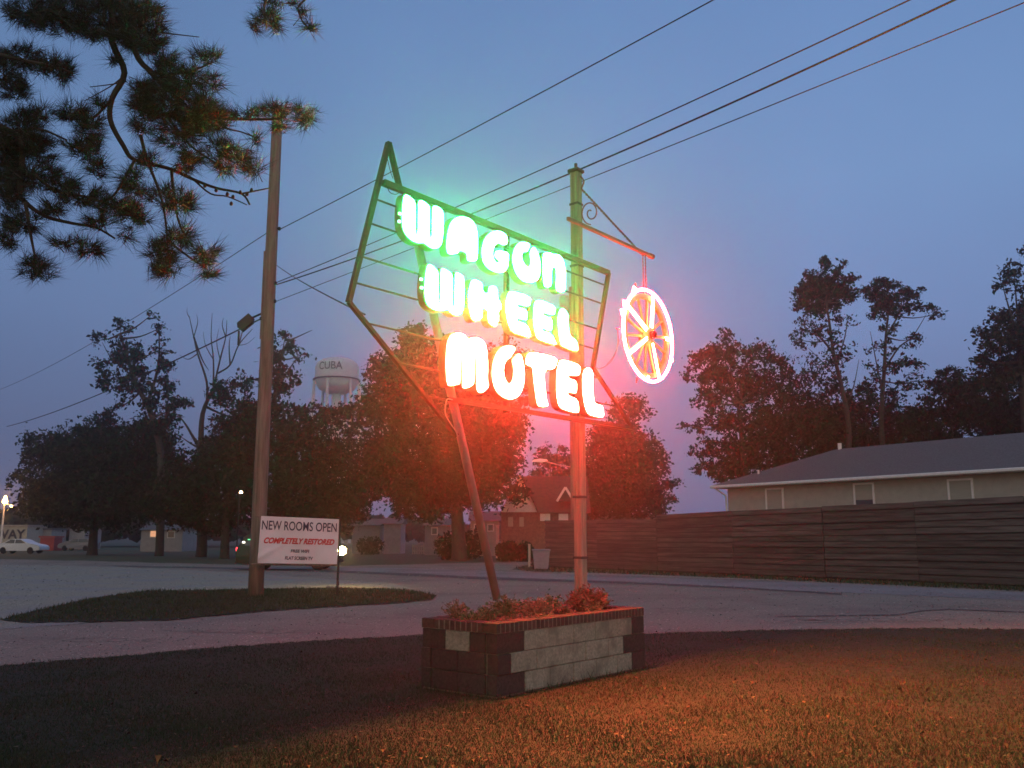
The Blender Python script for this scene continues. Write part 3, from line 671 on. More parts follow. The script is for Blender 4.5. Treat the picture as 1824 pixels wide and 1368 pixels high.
mb=MB(); mb.lathe(P(434,966,sbase.y-1.05),[(.0,-.05),(.07,-.04),(.08,0),(.06,.05),(.0,.06)],8); mb.build('side_lamp',M_head,sd_)
mb=MB(); mb.box(P(445,961,sbase.y-1.0),(.2,.04,.05)); mb.build('roof_glow_strip',M_greenl,sd_)  # small strip with its own green emission
cb=G(38,986)
car('white_sedan',cb,math.radians(-4),4.7,1.75,
 [(-2.35,.35),(-2.38,.8),(-2.2,.98),(-1.45,1.03),(-.75,1.42),(.35,1.44),(1.1,1.0),(2.1,.86),(2.35,.68),(2.38,.35),(1.8,.28),(-1.9,.28)],None,(-1.4,1.4),.33,M_sedan,
 'white four door sedan parked at the far left edge of the lot','car',(2.34,.62),(-2.36,.8),
 [[(-1.3,1.02),(-.72,1.36),(-.28,1.37),(-.28,1.02)],[(-.2,1.02),(-.2,1.37),(.3,1.37),(.92,1.01)]],False)
cb2=P(140,975,112); cb2.z=0
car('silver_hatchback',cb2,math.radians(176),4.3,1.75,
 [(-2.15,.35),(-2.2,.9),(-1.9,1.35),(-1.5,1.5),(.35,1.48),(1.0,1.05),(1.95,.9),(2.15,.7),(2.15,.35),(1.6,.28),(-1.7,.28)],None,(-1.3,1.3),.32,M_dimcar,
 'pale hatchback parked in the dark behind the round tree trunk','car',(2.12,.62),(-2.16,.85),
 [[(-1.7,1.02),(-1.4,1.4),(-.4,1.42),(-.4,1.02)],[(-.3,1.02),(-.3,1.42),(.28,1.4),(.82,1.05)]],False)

# ------------------------------------------------------------------ fence
def fenceY(x): 
    t=(x-975)/(1824-975); return 1/((1-t)/50.5+t/30.5)
def fence(xa,xb,zt0,zt1,label):
    p0=P(xa,1000,fenceY(xa)); p1=P(xb,1000,fenceY(xb)); p0.z=p1.z=0
    d=(p1-p0); Ln=d.length; d.normalize(); nr=Vector((d.y,-d.x,0)); nr=nr if nr.y<0 else -nr
    t=thing('plank_fence',(p0+p1)/2,label,'fence','sections of the dark plank fence')
    mb=MB(); n=12; seg=max(1,round(Ln/4.0)); sl=Ln/seg
    for k in range(seg):
        u0=k/seg; u1=(k+1)/seg; q0=p0+d*(k*sl); q1=p0+d*((k+1)*sl-.015)
        for i in range(n):
            def zz(u,j): return .06+(zt0+(zt1-zt0)*u)*j/n
            j0=random.uniform(-.02,.02);j1=random.uniform(-.02,.02); prot=.035*(i%2)+random.uniform(0,.010); h=.84
            a0,a1=zz(u0,i)+j0,zz(u0,i+h)+j0; b0,b1=zz(u1,i)+j1,zz(u1,i+h)+j1
            o1=nr*prot; o2=nr*(prot+.025)
            mb.add([q0+o1+ZZ*a0,q1+o1+ZZ*b0,q1+o1+ZZ*b1,q0+o1+ZZ*a1,q0+o2+ZZ*a0,q1+o2+ZZ*b0,q1+o2*1+ZZ*b1,q0+o2+ZZ*a1],[(0,1,2,3),(4,7,6,5),(0,4,5,1),(1,5,6,2),(2,6,7,3),(3,7,4,0)])
    mb.build('boards',M_fence,t)
    mb=MB(); bo=-nr*.02; mb.add([p0+bo,p1+bo,p1+bo+ZZ*(zt1-.02),p0+bo+ZZ*(zt0-.02),p0+bo*2,p1+bo*2,p1+bo*2+ZZ*(zt1-.02),p0+bo*2+ZZ*(zt0-.02)],[(0,1,2,3),(4,7,6,5),(0,4,5,1),(1,5,6,2),(2,6,7,3),(3,7,4,0)]); mb.build('gap_shade_panel',M_black,t)  # black sheet added behind the boards to darken the gaps like shade
    for k in range(seg+1):
        mb=MB(); q=p0+d*min(k*sl,Ln-.06)-nr*.12; h=zt0+(zt1-zt0)*k/seg
        mb.box(q+ZZ*(h/2),(.1,.1,h),d,nr,ZZ); mb.build('post',M_fence,t)
    mb=MB(); mb.bar(p0-nr*.05+ZZ*.02,p1-nr*.05+ZZ*.02,.02,.04,ZZ); mb.build('base_rail',M_fence,t)
    return t
fence(972,1172,2.50,2.42,'lower left section of the dark horizontal plank fence behind the sign post')
fence(1172.5,1470,2.62,2.78,'middle section of the dark plank fence below the ranch house gable end')
fence(1471,2080,2.78,2.98,'long right section of the dark plank fence running out of frame')

# ------------------------------------------------------------------ ranch house
EV=4.15
h0=P(1268,866,1); 
def at_z(x,y,z):
    a,b=ray(x,y); Y=(z-CH)/b; return Vector((a*Y,Y,z))
ha=at_z(1268,866,EV); hb_=at_z(1824,833,EV); hd=(hb_-ha); hd.z=0; hd.normalize(); hn=Vector((hd.y,-hd.x,0)); hn=hn if hn.y<0 else -hn
HL=(hb_-ha).length*1.9; HW=7.6
rh=thing('ranch_house',ha+hd*HL/2-hn*HW/2-ZZ*EV,'low ranch house with grey hipped roof and white gutter behind the plank fence','house')
mb=MB(); wo=.55
wa=ha+hd*wo-hn*wo; wa.z=0
LW=HL-2*wo; DW=HW-2*wo
# clapboard front wall
mb.box(wa+hd*LW/2-hn*DW/2+ZZ*(EV-.12)/2,(LW,DW,EV-.12),hd,hn,ZZ)
for i in range(30):
    z=.9+i*.11
    if z<EV-.2: mb.add([wa+hn*.022+ZZ*z,wa+hd*LW+hn*.022+ZZ*z,wa+hd*LW+hn*.004+ZZ*(z+.108),wa+hn*.004+ZZ*(z+.108),wa+ZZ*z,wa+hd*LW+ZZ*z],[(0,1,2,3),(4,5,1,0)])
mb.build('wall',M_siding,rh)
RH=1.72
e=[ha,ha+hd*HL,ha+hd*HL-hn*HW,ha-hn*HW]; r0=ha+hd*HW*.5-hn*HW/2+ZZ*RH; r1=ha+hd*(HL-HW*.5)-hn*HW/2+ZZ*RH
r0=ha+hd*HW*.62-hn*HW/2+ZZ*RH
mb=MB(); mb.add([v+ZZ*.03 for v in e]+[r0,r1],[(0,1,5,4),(1,2,5),(2,3,4,5),(3,0,4),(3,2,1,0)]); roof=mb.build('roof',M_shingle,rh)
mb=MB(); q=r0+hd*.2; mb.tube([q-ZZ*.15,q+ZZ*.28],.09,10); mb.build('vent_pipe',M_white,roof)
mb=MB(); q=ha+hd*2.0-hn*1.2; mb.tube([q+ZZ*.35,q+ZZ*.75],.05,8); mb.build('vent_pipe',M_white,roof)
mb=MB(); mb.box(ha+hd*HL/2+hn*.06-ZZ*.05,(HL+.12,.12,.14),hd,hn,ZZ,bev=.03); mb.box(ha-hd*.06-hn*HW/2-ZZ*.05,(.12,HW,.14),hd,hn,ZZ,bev=.03); mb.build('gutter',M_white,rh)
mb=MB(); mb.box(ha+hd*HL/2-hn*.28-ZZ*.11,(HL-.1,.52,.03),hd,hn,ZZ); mb.build('soffit',M_white,rh)
mb=MB(); q=ha+hn*.0; mb.tube([q+hd*.15-ZZ*.08,q+hd*.5-hn*.45-ZZ*.5,q+hd*.52-hn*.5-ZZ*2.5],.05,8); mb.build('downspout',M_white,rh)
def house_u(x,z):   # parameter along wall for pixel column
    a,_=ray(x,870); w=wa
    # (w + hd*u).x = a*(w+hd*u).y
    return (a*w.y-w.x)/(hd.x-a*hd.y)
for xl,xr,zt_,zb_,op in((1364,1396,3.92,2.55,0),(1521,1558,3.94,2.7,1),(1689,1735,3.90,2.75,2),(1905,1950,3.9,2.7,0)):
    u0,u1=house_u(xl,0),house_u(xr,0); cu=(u0+u1)/2; w_=u1-u0; zc_=(zt_+zb_)/2; hh_=zt_-zb_
    wn=bpy.data.objects.new('window',None); COL.objects.link(wn); wn.parent=rh; wn.location=wa+hd*cu+ZZ*zc_-WORLD(rh)
    c=wa+hd*cu+hn*.03+ZZ*zc_
    mb=MB()
    for s_ in(-1,1): mb.box(c+hd*s_*(w_/2-.04)+hn*.01,(.09,.05,hh_),hd,hn,ZZ); mb.box(c+ZZ*s_*(hh_/2-.035)+hn*.012,(w_,.05,.08),hd,hn,ZZ)
    mb.build('frame',M_white,wn)
    mb=MB(); mb.box(c+hn*.0,(w_-.1,.02,hh_-.1),hd,hn,ZZ); mb.build('pane',M_glass,wn)
    bh=(hh_-.12)*(1.,.6,1.)[op]; mb=MB(); mb.box(c+hn*.013+ZZ*((hh_-.12)/2-bh/2),(w_-.16,.01,bh),hd,hn,ZZ); mb.build('blind',M_blind,wn)

# ------------------------------------------------------------------ white gabled house in the middle
Yh=66.
def HP(x,y,dy=0.): return P(x,y,Yh+dy)
gh=thing('gabled_cottage',G(960,984),'small cottage with white steep gable and dark red roof behind the big tree','house')
gh.location=Vector((HP(960,950).x,Yh,0))
L_,Pk,R_=HP(893,912),HP(926,846),HP(958,912)
mb=MB(); D_=3.
bk=Vector((0,.02,0)); mb.add([L_,R_,Pk,L_+Vector((0,6,0)),R_+Vector((0,6,0)),Pk+Vector((0,6,0))],[(0,1,2),(3,5,4),(0,3,4,1)]); mb.build('gable',M_white,gh)
mb=MB(); xr=HP(1042,912).x; xl=HP(893,912).x; zt_=L_.z
mb.box(Vector(((xl+xr)/2,Yh+3.3,zt_/2)),(xr-xl,6.5,zt_-.02)); mb.build('wall',M_pinkwall,gh)
rdz=Pk.z; mb=MB()
# main roof slab to the right: ridge running left-right
a0=Vector((HP(926,846).x,Yh+3,rdz+.1)); a1=Vector((HP(1052,846).x,Yh+3,rdz+.1)); f0=Vector((HP(957,912).x,Yh-.4,zt_-.05)); f1=Vector((HP(1052,912).x,Yh-.4,zt_-.05)); g0=Vector((HP(926,912).x,Yh+6.6,zt_)); g1=Vector((HP(1052,912).x,Yh+6.6,zt_))
mb.add([f0,f1,a1,a0,g0,g1],[(0,1,2,3),(3,2,5,4),(1,5,2)])
o_=Vector((0,-.35,0)); 
for q0,q1 in((Pk,R_),(Pk,L_)):
    e_=(q1-q0).normalized(); q1_=q1+e_*.3; mb.add([q0+o_+ZZ*.12,q1_+o_+ZZ*.08,q1_+Vector((0,6,0))+ZZ*.08,q0+Vector((0,6,0))+ZZ*.12,q0+o_,q1_+o_],[(0,1,2,3),(0,4,5,1)])
roof2=mb.build('roof',M_redroof,gh)
mb=MB(); q0,q1,q2=HP(992,893,-.3),HP(1007,868,-.3),HP(1022,893,-.3)
mb.add([q0,q2,q1,q0+Vector((0,2.5,0)),q2+Vector((0,2.5,0)),q1+Vector((0,2.5,0))],[(0,1,2),(0,2,5,3),(1,4,5,2)]); dm=mb.build('dormer',M_redroof,roof2)
mb=MB(); 
for s0_,s1_ in((q0,q1),(q1,q2)): mb.bar(s0_-Vector((0,.08,0)),s1_-Vector((0,.08,0)),.16,.06,Vector((0,-1,0)))
mb.build('dormer_trim',M_white,dm)
for x0_,x1_,y0_,y1_ in((962,980,915,928),(995,1012,915,928),(905,914,921,938),(925,933,921,938)):
    p0_=HP(x0_,y0_); p1_=HP(x1_,y1_); mb=MB(); c=(p0_+p1_)/2; c.y=Yh-.03; mb.box(c,(p1_.x-p0_.x,.08,p0_.z-p1_.z)); wn=mb.build('window',M_white if x0_>950 else M_blind,gh)
mb=MB(); mb.box(Vector(((xl+xr)/2+2,Yh-.9,.55)),((xr-xl)*.5,1.4,.1)); mb.build('porch_floor',M_pinkwall,gh)
# pale post left of the cottage
def simple_box_building(name,x0,x1,yt,yb,Y,wall,roofm,label,cat='building',depth=6,win=(),gable=False,rh_=.9):
    p0,p1=P(x0,yt,Y),P(x1,yt,Y); zt=p0.z; w=p1.x-p0.x; c=Vector(((p0.x+p1.x)/2,Y+depth/2,0))
    t=thing(name,c,label,cat)
    mb=MB(); mb.box(c+ZZ*zt/2,(w,depth,zt)); mb.build('wall',wall,t)
    mb=MB(); h=rh_
    if gable: mb.add([c+Vector((-w/2-.2,-depth/2-.3,zt+.01)),c+Vector((w/2+.2,-depth/2-.3,zt+.01)),c+Vector((w/2+.2,depth/2+.3,zt+.01)),c+Vector((-w/2-.2,depth/2+.3,zt+.01)),c+Vector((-w/2-.2,0,zt+h)),c+Vector((w/2+.2,0,zt+h))],[(0,1,5,4),(2,3,4,5),(0,4,3),(1,2,5),(0,3,2,1)])
    else: mb.box(c+ZZ*(zt+.12),(w+.3,depth+.3,.2))
    mb.build('roof',roofm,t)
    for wx0,wx1,wy0,wy1,m in win:
        a,b=P(wx0,wy0,Y),P(wx1,wy1,Y); cc=(a+b)/2; cc.y=Y-.04
        mb=MB(); mb.box(cc+Vector((0,.02,0)),(b.x-a.x+.2,.06,a.z-b.z+.2)); f=mb.build('window',M_white,t)
        mb=MB(); mb.box(cc-Vector((0,.03,0)),(b.x-a.x,.05,a.z-b.z)); mb.build('pane',m,f)
    return t
t=simple_box_building('sign_board_building',-75,49,938,960,116,M_siding,M_dimwall,'long white building front painted with the large dark letters WAY','building',5)
vs,fs=text_mesh('WAY',1.,0,.03); a,b=P(-9,943,115.9),P(44,960,115.9); mb=MB()
mb.add([Vector((a.x+(b.x-a.x)*x,115.93,b.z+(a.z-b.z)*y)) for x,y in vs],fs); mb.build('lettering',M_ink,t)
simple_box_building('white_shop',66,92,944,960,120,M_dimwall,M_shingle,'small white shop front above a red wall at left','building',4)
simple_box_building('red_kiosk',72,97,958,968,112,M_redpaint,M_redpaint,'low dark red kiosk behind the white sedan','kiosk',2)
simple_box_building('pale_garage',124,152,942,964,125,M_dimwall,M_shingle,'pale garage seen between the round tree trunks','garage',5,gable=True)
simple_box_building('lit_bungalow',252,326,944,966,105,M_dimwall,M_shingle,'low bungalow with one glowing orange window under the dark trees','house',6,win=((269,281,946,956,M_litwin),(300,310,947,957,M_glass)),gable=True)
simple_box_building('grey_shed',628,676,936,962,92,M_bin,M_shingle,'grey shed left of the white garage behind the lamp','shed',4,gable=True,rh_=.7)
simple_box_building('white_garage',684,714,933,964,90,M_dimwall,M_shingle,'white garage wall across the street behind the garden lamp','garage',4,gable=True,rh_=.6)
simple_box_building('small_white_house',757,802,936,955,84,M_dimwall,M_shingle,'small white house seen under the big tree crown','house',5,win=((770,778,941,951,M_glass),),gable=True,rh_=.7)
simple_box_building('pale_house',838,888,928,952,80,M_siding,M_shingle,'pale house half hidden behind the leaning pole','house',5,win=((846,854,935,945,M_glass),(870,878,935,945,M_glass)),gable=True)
# picket fence on the far lawn
pk=G(755,987); pf=thing('picket_fence',pk,'short pale picket fence panel standing on the far lawn under the big tree','fence')
mb=MB()
x0_,x1_=P(735,980,pk.y).x,P(774,980,pk.y).x; n=11
for i in range(n):
    x=x0_+(x1_-x0_)*i/(n-1); h=1.0+random.uniform(-.12,.1)-(.25 if i==6 else 0); mb.prism([(-.07,0),(.07,0),(.07,h-.1),(0,h),(-.07,h-.1)],lambda u,v,w:Vector((x+u,pk.y+w,v)),0,.03)
mb.build('pickets',M_siding,pf)
mb=MB(); 
for z in(.3,.75): mb.box(Vector(((x0_+x1_)/2,pk.y+.05,z)),(x1_-x0_+.1,.05,.09))
mb.build('rails',M_siding,pf)
gp=G(888,975); gp=Vector((P(886,940,72).x,72,0)); mb=MB(); mb.box(gp+ZZ*1.2,(.22,.22,2.5),bev=.03); mb.box(gp+ZZ*2.5,(.3,.3,.08)); mb.build('gate_post',M_white,None,loc=gp); tag(bpy.data.objects['gate_post'],'white square gate post in front of the pale house','post')
# bin and marker post by the fence
bb=G(964,1015); bn_=thing('wheeled_bin',bb,'grey wheeled rubbish bin standing at the left end of the plank fence','bin')
mb=MB(); w=.42
vs=[];hh_=1.0
for z,s_ in((.06,.80),(.92,1.0)):
    for x,y in((-w,-w),(w,-w),(w,w),(-w,w)): vs.append(bb+Vector((x*s_,y*s_,z)))
mb.add(vs,[(3,2,1,0),(4,5,6,7),(0,1,5,4),(1,2,6,5),(2,3,7,6),(3,0,4,7)]); mb.build('body',M_bin,bn_)
mb=MB(); mb.box(bb+ZZ*.97,(.92,.94,.09),bev=.03); mb.tube([bb+Vector((-.35,.5,.93)),bb+Vector((.35,.5,.93))],.025,6); mb.build('lid',M_bin,bn_)
for s_ in(-1,1):
    mb=MB(); mb.tube([bb+Vector((s_*.34,.36,.12)),bb+Vector((s_*.42,.36,.12))],.12,12); mb.build('wheel',M_tyre,bn_)
mp=G(943,1010); mb=MB(); mb.box(mp+ZZ*.6,(.13,.13,1.25),bev=.02); mb.box(mp+ZZ*1.22,(.16,.16,.05)); mb.build('marker_post',M_siding,None,loc=mp); tag(bpy.data.objects['marker_post'],'short pale wooden post just left of the grey bin','post')
# left street lamp with flame coloured light
sl=Vector((P(3,950,95).x,95,0)); st=thing('street_lamp',sl,'slim pale street lamp with orange light at the left edge','street lamp')
zt_=P(3,896,95).z; mb=MB(); mb.tube([sl,sl+ZZ*zt_],[.11,.08],8); mb.build('pole',M_white,st)
mb=MB(); mb.tube(smooth_path([sl+ZZ*zt_,sl+Vector((.5,0,zt_-.15)),sl+Vector((1.0,0,zt_-.35))],4),.05,6); mb.build('arm',M_white,st)
mb=MB(); mb.lathe(sl+ZZ*(zt_-.05)+Vector((.05,0,0)),[(.0,0),(.2,.05),(.25,.25),(.14,.5),(.05,.75),(.0,.8)],10); mb.build('lamp_head',M_flame,st,True)
mb=MB(); mb.lathe(sl+Vector((.75,0,zt_-.30)),[(.0,-.08),(.1,-.05),(.12,0),(.0,.06)],10); mb.build('side_lamp',M_flame,st)
yl=Vector((P(423,950,58).x,58,0)); st=thing('yard_light',yl,'small bright yard light on a thin dark pole left of the utility pole','lamp')
zt_=P(423,877,58).z; mb=MB(); mb.tube([yl,yl+ZZ*(zt_+.1)],.04,6); mb.tube([yl+ZZ*(zt_+.1),yl+Vector((.15,-.2,zt_+.12))],.03,6); mb.build('pole',M_black,st)
mb=MB(); mb.lathe(yl+Vector((.15,-.2,zt_-.08)),[(.0,0),(.08,.02),(.10,.08),(.05,.15),(.0,.16)],10); mb.build('bulb',M_sodium,st,True)

# ------------------------------------------------------------------ water tower
Yt=250.; tw=thing('water_tower',Vector((P(600,940,Yt).x,Yt,0)),'pale legged water tower with the word CUBA rising behind the trees','water tower')
cx=P(600,680,Yt).x; cz=lambda y:P(600,y,Yt).z
Rt=(P(640,680,Yt).x-P(561,680,Yt).x)/2*.98
prof=[(.01,cz(702)),(Rt*.45,cz(701)),(Rt*.80,cz(694)),(Rt*.96,cz(684)),(Rt,cz(677)),(Rt,cz(655)),(Rt*.93,cz(648)),(Rt*.72,cz(642)),(Rt*.4,cz(638.5)),(.01,cz(637.5))]
mb=MB(); mb.lathe(Vector((cx,Yt,0)),prof,40); mb.build('tank',M_tower,tw,True)
mb=MB(); mb.lathe(Vector((cx,Yt,0)),[(Rt,cz(678)),(Rt+.55,cz(678)),(Rt+.6,cz(676.5)),(Rt,cz(676.2))],40); mb.build('walkway',M_towerl,tw)
for k in range(6):
    th=math.radians(18+60*k); x,y=math.cos(th)*Rt,math.sin(th)*Rt
    mb=MB(); mb.tube([Vector((cx+x*1.25,Yt+y*1.25,0)),Vector((cx+x*1.02,Yt+y*1.02,cz(680)))],.42,8); mb.build('leg',M_tower,tw)
mb=MB(); mb.tube([Vector((cx,Yt,0)),Vector((cx,Yt,cz(698)))],1.3,16); mb.build('riser_pipe',M_tower,tw,True)
vs,fs=text_mesh('CUBA',1.,0,.01); mb=MB(); a0_,a1_=-.70,.42; 
mb.add([Vector((cx+math.sin(a0_+(a1_-a0_)*x)*(Rt+.12),Yt-math.cos(a0_+(a1_-a0_)*x)*(Rt+.12),cz(664)+(cz(650.5)-cz(664))*y)) for x,y in vs],fs); mb.build('lettering',M_towerl,tw)

# ------------------------------------------------------------------ trees
def leaf_quads(cent,size,RN,asp=.55):
    n=len(cent); d=RN.normal(size=(n,3)); d/=np.linalg.norm(d,axis=1)[:,None]
    e=RN.normal(size=(n,3)); s=np.cross(d,e); s/=np.linalg.norm(s,axis=1)[:,None]
    l=(size*(.4+1.3*RN.random(n)**1.5))[:,None] if not np.isscalar(size) else (size*(.6+.8*RN.random(n)))[:,None]
    v=np.empty((n,4,3)); v[:,0]=cent-d*l*.5; v[:,1]=cent+s*l*asp*.5; v[:,2]=cent+d*l*.5; v[:,3]=cent-s*l*asp*.5
    return v.reshape(-1,3)
def tree(name,label,Y,trunk,tr,blobs,leaf=.2,m=None,grp='trees beyond the road',cat='tree',branches=(),dz=1.,twig=.03):
    RN=np.random.default_rng(abs(hash(label))%9999 if False else len(label)*131+int(Y*7)+len(blobs))
    m=m or M_leafd
    tp=[P(x,y,Y) for x,y in trunk]; base=tp[0].copy(); base.z=0
    t=thing(name,base,label,cat,grp)
    tp=[base]+tp; mb=MB(); sp=smooth_path(tp,4); k=len(sp)
    mb.tube(sp,[tr*(1-.75*i/(k-1)) for i in range(k)],8)
    pts=[]
    for bl in blobs:
        cx,cy,rx_,ry_,dn=bl[:5]; sc_=Y/F; off=RN.normal(0,.35)*rx_*sc_
        c=np.array(P(cx,cy,Y)); c[1]+=off*dz; Rx,Rz=rx_*sc_,ry_*sc_; Ry=min(Rx,Rz*1.2)*dz
        ncl=max(6,int(rx_*ry_/50*dn**.5)); 
        u=RN.normal(size=(ncl,3)); u/=np.linalg.norm(u,axis=1)[:,None]; r=RN.random(ncl)**.42
        cc=c+u*r[:,None]*np.array([Rx,Ry,Rz]); cr=(.13+.20*RN.random(ncl))*min(Rx,Rz)+leaf*.6
        nl=int(rx_*ry_*sc_*sc_/(leaf*leaf)*23*dn/ncl)+6
        for q,rr in zip(cc,cr):
            pts.append(q+RN.normal(size=(nl,3))*rr*np.array([.62,.62,.48]))
        # limb to the blob
        j=min(range(len(sp)//3,k),key=lambda i:(sp[i]-Vector(c)).length)
        mid=sp[j].lerp(Vector(c),.5)+Vector((0,0,-.08*(Vector(c)-sp[j]).length))
        lp_=smooth_path([sp[j],mid,Vector(c)],4); r0_=tr*.26; mb.tube(lp_,[r0_*(1-.8*i/(len(lp_)-1)) for i in range(len(lp_))],6)
        for q in cc[:max(3,ncl//3)]:
            mb.tube([Vector(c),Vector(c).lerp(Vector(q),.6)+Vector((0,0,.1)),Vector(q)],[twig,twig*.7,twig*.4],4)
    for br_ in branches:
        w=br_[0]; bp=smooth_path([P(x,y,Y+RN.normal(0,.4)) for x,y in br_[1:]],4); mb.tube(bp,[w*(1-.8*i/(len(bp)-1)) for i in range(len(bp))],5)
    mb.build('trunk',M_bark,t,True)
    if pts:
        c=np.concatenate(pts); sz=np.full(len(c),leaf); c[:,2]=np.maximum(c[:,2],.15)
        fast('crown',leaf_quads(c,sz,RN),4,m,t)
    return t
D=2.6
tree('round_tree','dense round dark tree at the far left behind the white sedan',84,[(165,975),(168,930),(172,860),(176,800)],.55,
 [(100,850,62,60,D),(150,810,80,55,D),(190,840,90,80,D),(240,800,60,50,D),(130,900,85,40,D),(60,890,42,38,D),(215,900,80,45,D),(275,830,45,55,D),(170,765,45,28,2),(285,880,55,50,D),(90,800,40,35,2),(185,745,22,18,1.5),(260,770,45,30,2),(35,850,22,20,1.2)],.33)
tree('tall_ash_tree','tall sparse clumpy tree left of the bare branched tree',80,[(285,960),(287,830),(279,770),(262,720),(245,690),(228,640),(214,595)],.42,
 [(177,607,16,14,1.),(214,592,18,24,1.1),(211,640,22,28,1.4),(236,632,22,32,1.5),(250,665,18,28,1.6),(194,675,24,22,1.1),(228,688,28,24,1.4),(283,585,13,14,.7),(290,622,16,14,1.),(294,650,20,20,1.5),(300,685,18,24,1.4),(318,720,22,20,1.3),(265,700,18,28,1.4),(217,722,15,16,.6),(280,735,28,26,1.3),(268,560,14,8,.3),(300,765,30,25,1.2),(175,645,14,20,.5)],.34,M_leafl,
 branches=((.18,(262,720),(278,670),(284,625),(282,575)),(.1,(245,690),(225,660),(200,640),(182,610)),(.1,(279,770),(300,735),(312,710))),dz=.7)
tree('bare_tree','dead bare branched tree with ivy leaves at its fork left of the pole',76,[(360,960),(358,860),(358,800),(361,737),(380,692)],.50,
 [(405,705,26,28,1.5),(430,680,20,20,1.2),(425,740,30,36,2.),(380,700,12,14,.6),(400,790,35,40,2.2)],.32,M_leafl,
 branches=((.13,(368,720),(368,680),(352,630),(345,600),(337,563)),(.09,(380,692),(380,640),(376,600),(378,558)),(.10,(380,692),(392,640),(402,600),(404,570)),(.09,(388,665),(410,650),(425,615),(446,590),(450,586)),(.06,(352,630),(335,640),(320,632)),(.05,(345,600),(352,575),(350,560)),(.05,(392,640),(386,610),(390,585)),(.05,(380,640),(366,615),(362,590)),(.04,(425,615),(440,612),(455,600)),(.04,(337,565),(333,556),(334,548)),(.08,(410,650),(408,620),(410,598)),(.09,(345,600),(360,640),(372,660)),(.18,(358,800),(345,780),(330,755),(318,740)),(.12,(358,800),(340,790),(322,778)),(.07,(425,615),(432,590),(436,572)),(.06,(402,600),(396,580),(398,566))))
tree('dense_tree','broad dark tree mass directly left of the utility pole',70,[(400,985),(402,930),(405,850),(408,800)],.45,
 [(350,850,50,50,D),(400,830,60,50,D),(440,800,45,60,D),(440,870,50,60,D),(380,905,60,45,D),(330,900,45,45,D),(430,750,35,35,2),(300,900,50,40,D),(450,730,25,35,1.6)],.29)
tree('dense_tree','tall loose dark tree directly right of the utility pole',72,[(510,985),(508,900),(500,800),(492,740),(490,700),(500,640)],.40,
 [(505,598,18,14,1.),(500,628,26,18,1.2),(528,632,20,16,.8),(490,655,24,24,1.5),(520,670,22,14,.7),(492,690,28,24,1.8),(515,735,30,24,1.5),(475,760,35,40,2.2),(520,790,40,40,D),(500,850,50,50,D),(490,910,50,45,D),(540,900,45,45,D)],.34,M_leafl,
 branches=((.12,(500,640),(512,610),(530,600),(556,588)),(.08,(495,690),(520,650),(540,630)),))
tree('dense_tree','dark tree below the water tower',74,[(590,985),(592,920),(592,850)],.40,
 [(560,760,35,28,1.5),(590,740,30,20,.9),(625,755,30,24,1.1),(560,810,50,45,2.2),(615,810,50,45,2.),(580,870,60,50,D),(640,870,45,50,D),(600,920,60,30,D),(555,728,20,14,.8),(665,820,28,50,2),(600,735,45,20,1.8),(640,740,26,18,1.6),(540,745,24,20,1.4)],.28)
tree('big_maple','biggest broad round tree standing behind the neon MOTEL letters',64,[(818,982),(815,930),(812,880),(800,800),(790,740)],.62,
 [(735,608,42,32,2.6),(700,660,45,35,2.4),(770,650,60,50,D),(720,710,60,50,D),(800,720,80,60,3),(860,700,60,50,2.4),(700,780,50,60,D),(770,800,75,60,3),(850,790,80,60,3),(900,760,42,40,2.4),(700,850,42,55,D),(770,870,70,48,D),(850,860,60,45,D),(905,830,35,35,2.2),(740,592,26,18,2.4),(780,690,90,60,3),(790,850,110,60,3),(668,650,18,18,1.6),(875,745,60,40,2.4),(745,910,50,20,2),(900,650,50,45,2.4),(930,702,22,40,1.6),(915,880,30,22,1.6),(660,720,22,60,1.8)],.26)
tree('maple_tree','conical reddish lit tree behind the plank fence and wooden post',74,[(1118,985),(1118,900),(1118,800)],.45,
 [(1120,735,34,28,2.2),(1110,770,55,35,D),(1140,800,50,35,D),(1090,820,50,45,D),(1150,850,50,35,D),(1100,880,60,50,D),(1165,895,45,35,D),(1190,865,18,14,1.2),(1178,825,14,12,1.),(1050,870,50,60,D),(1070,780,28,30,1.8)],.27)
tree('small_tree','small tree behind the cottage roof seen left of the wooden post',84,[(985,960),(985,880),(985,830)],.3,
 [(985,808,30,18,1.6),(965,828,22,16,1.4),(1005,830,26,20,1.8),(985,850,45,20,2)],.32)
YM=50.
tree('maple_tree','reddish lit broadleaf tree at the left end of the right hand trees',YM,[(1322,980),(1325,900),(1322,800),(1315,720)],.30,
 [(1285,625,36,22,1.6),(1250,640,28,24,1.5),(1330,628,38,24,1.6),(1225,665,16,12,1.),(1275,670,48,28,1.9),(1330,680,45,40,2.),(1270,715,40,26,1.6),(1380,640,28,26,1.2),(1370,700,36,45,1.6),(1310,750,50,32,1.8),(1255,755,26,16,.9),(1225,760,14,9,.9),(1265,800,34,24,1.3),(1325,800,48,40,1.9),(1255,835,24,16,1.),(1300,840,45,28,1.8),(1290,600,16,12,1.2),(1380,770,40,50,2.)],.20,M_leafl)
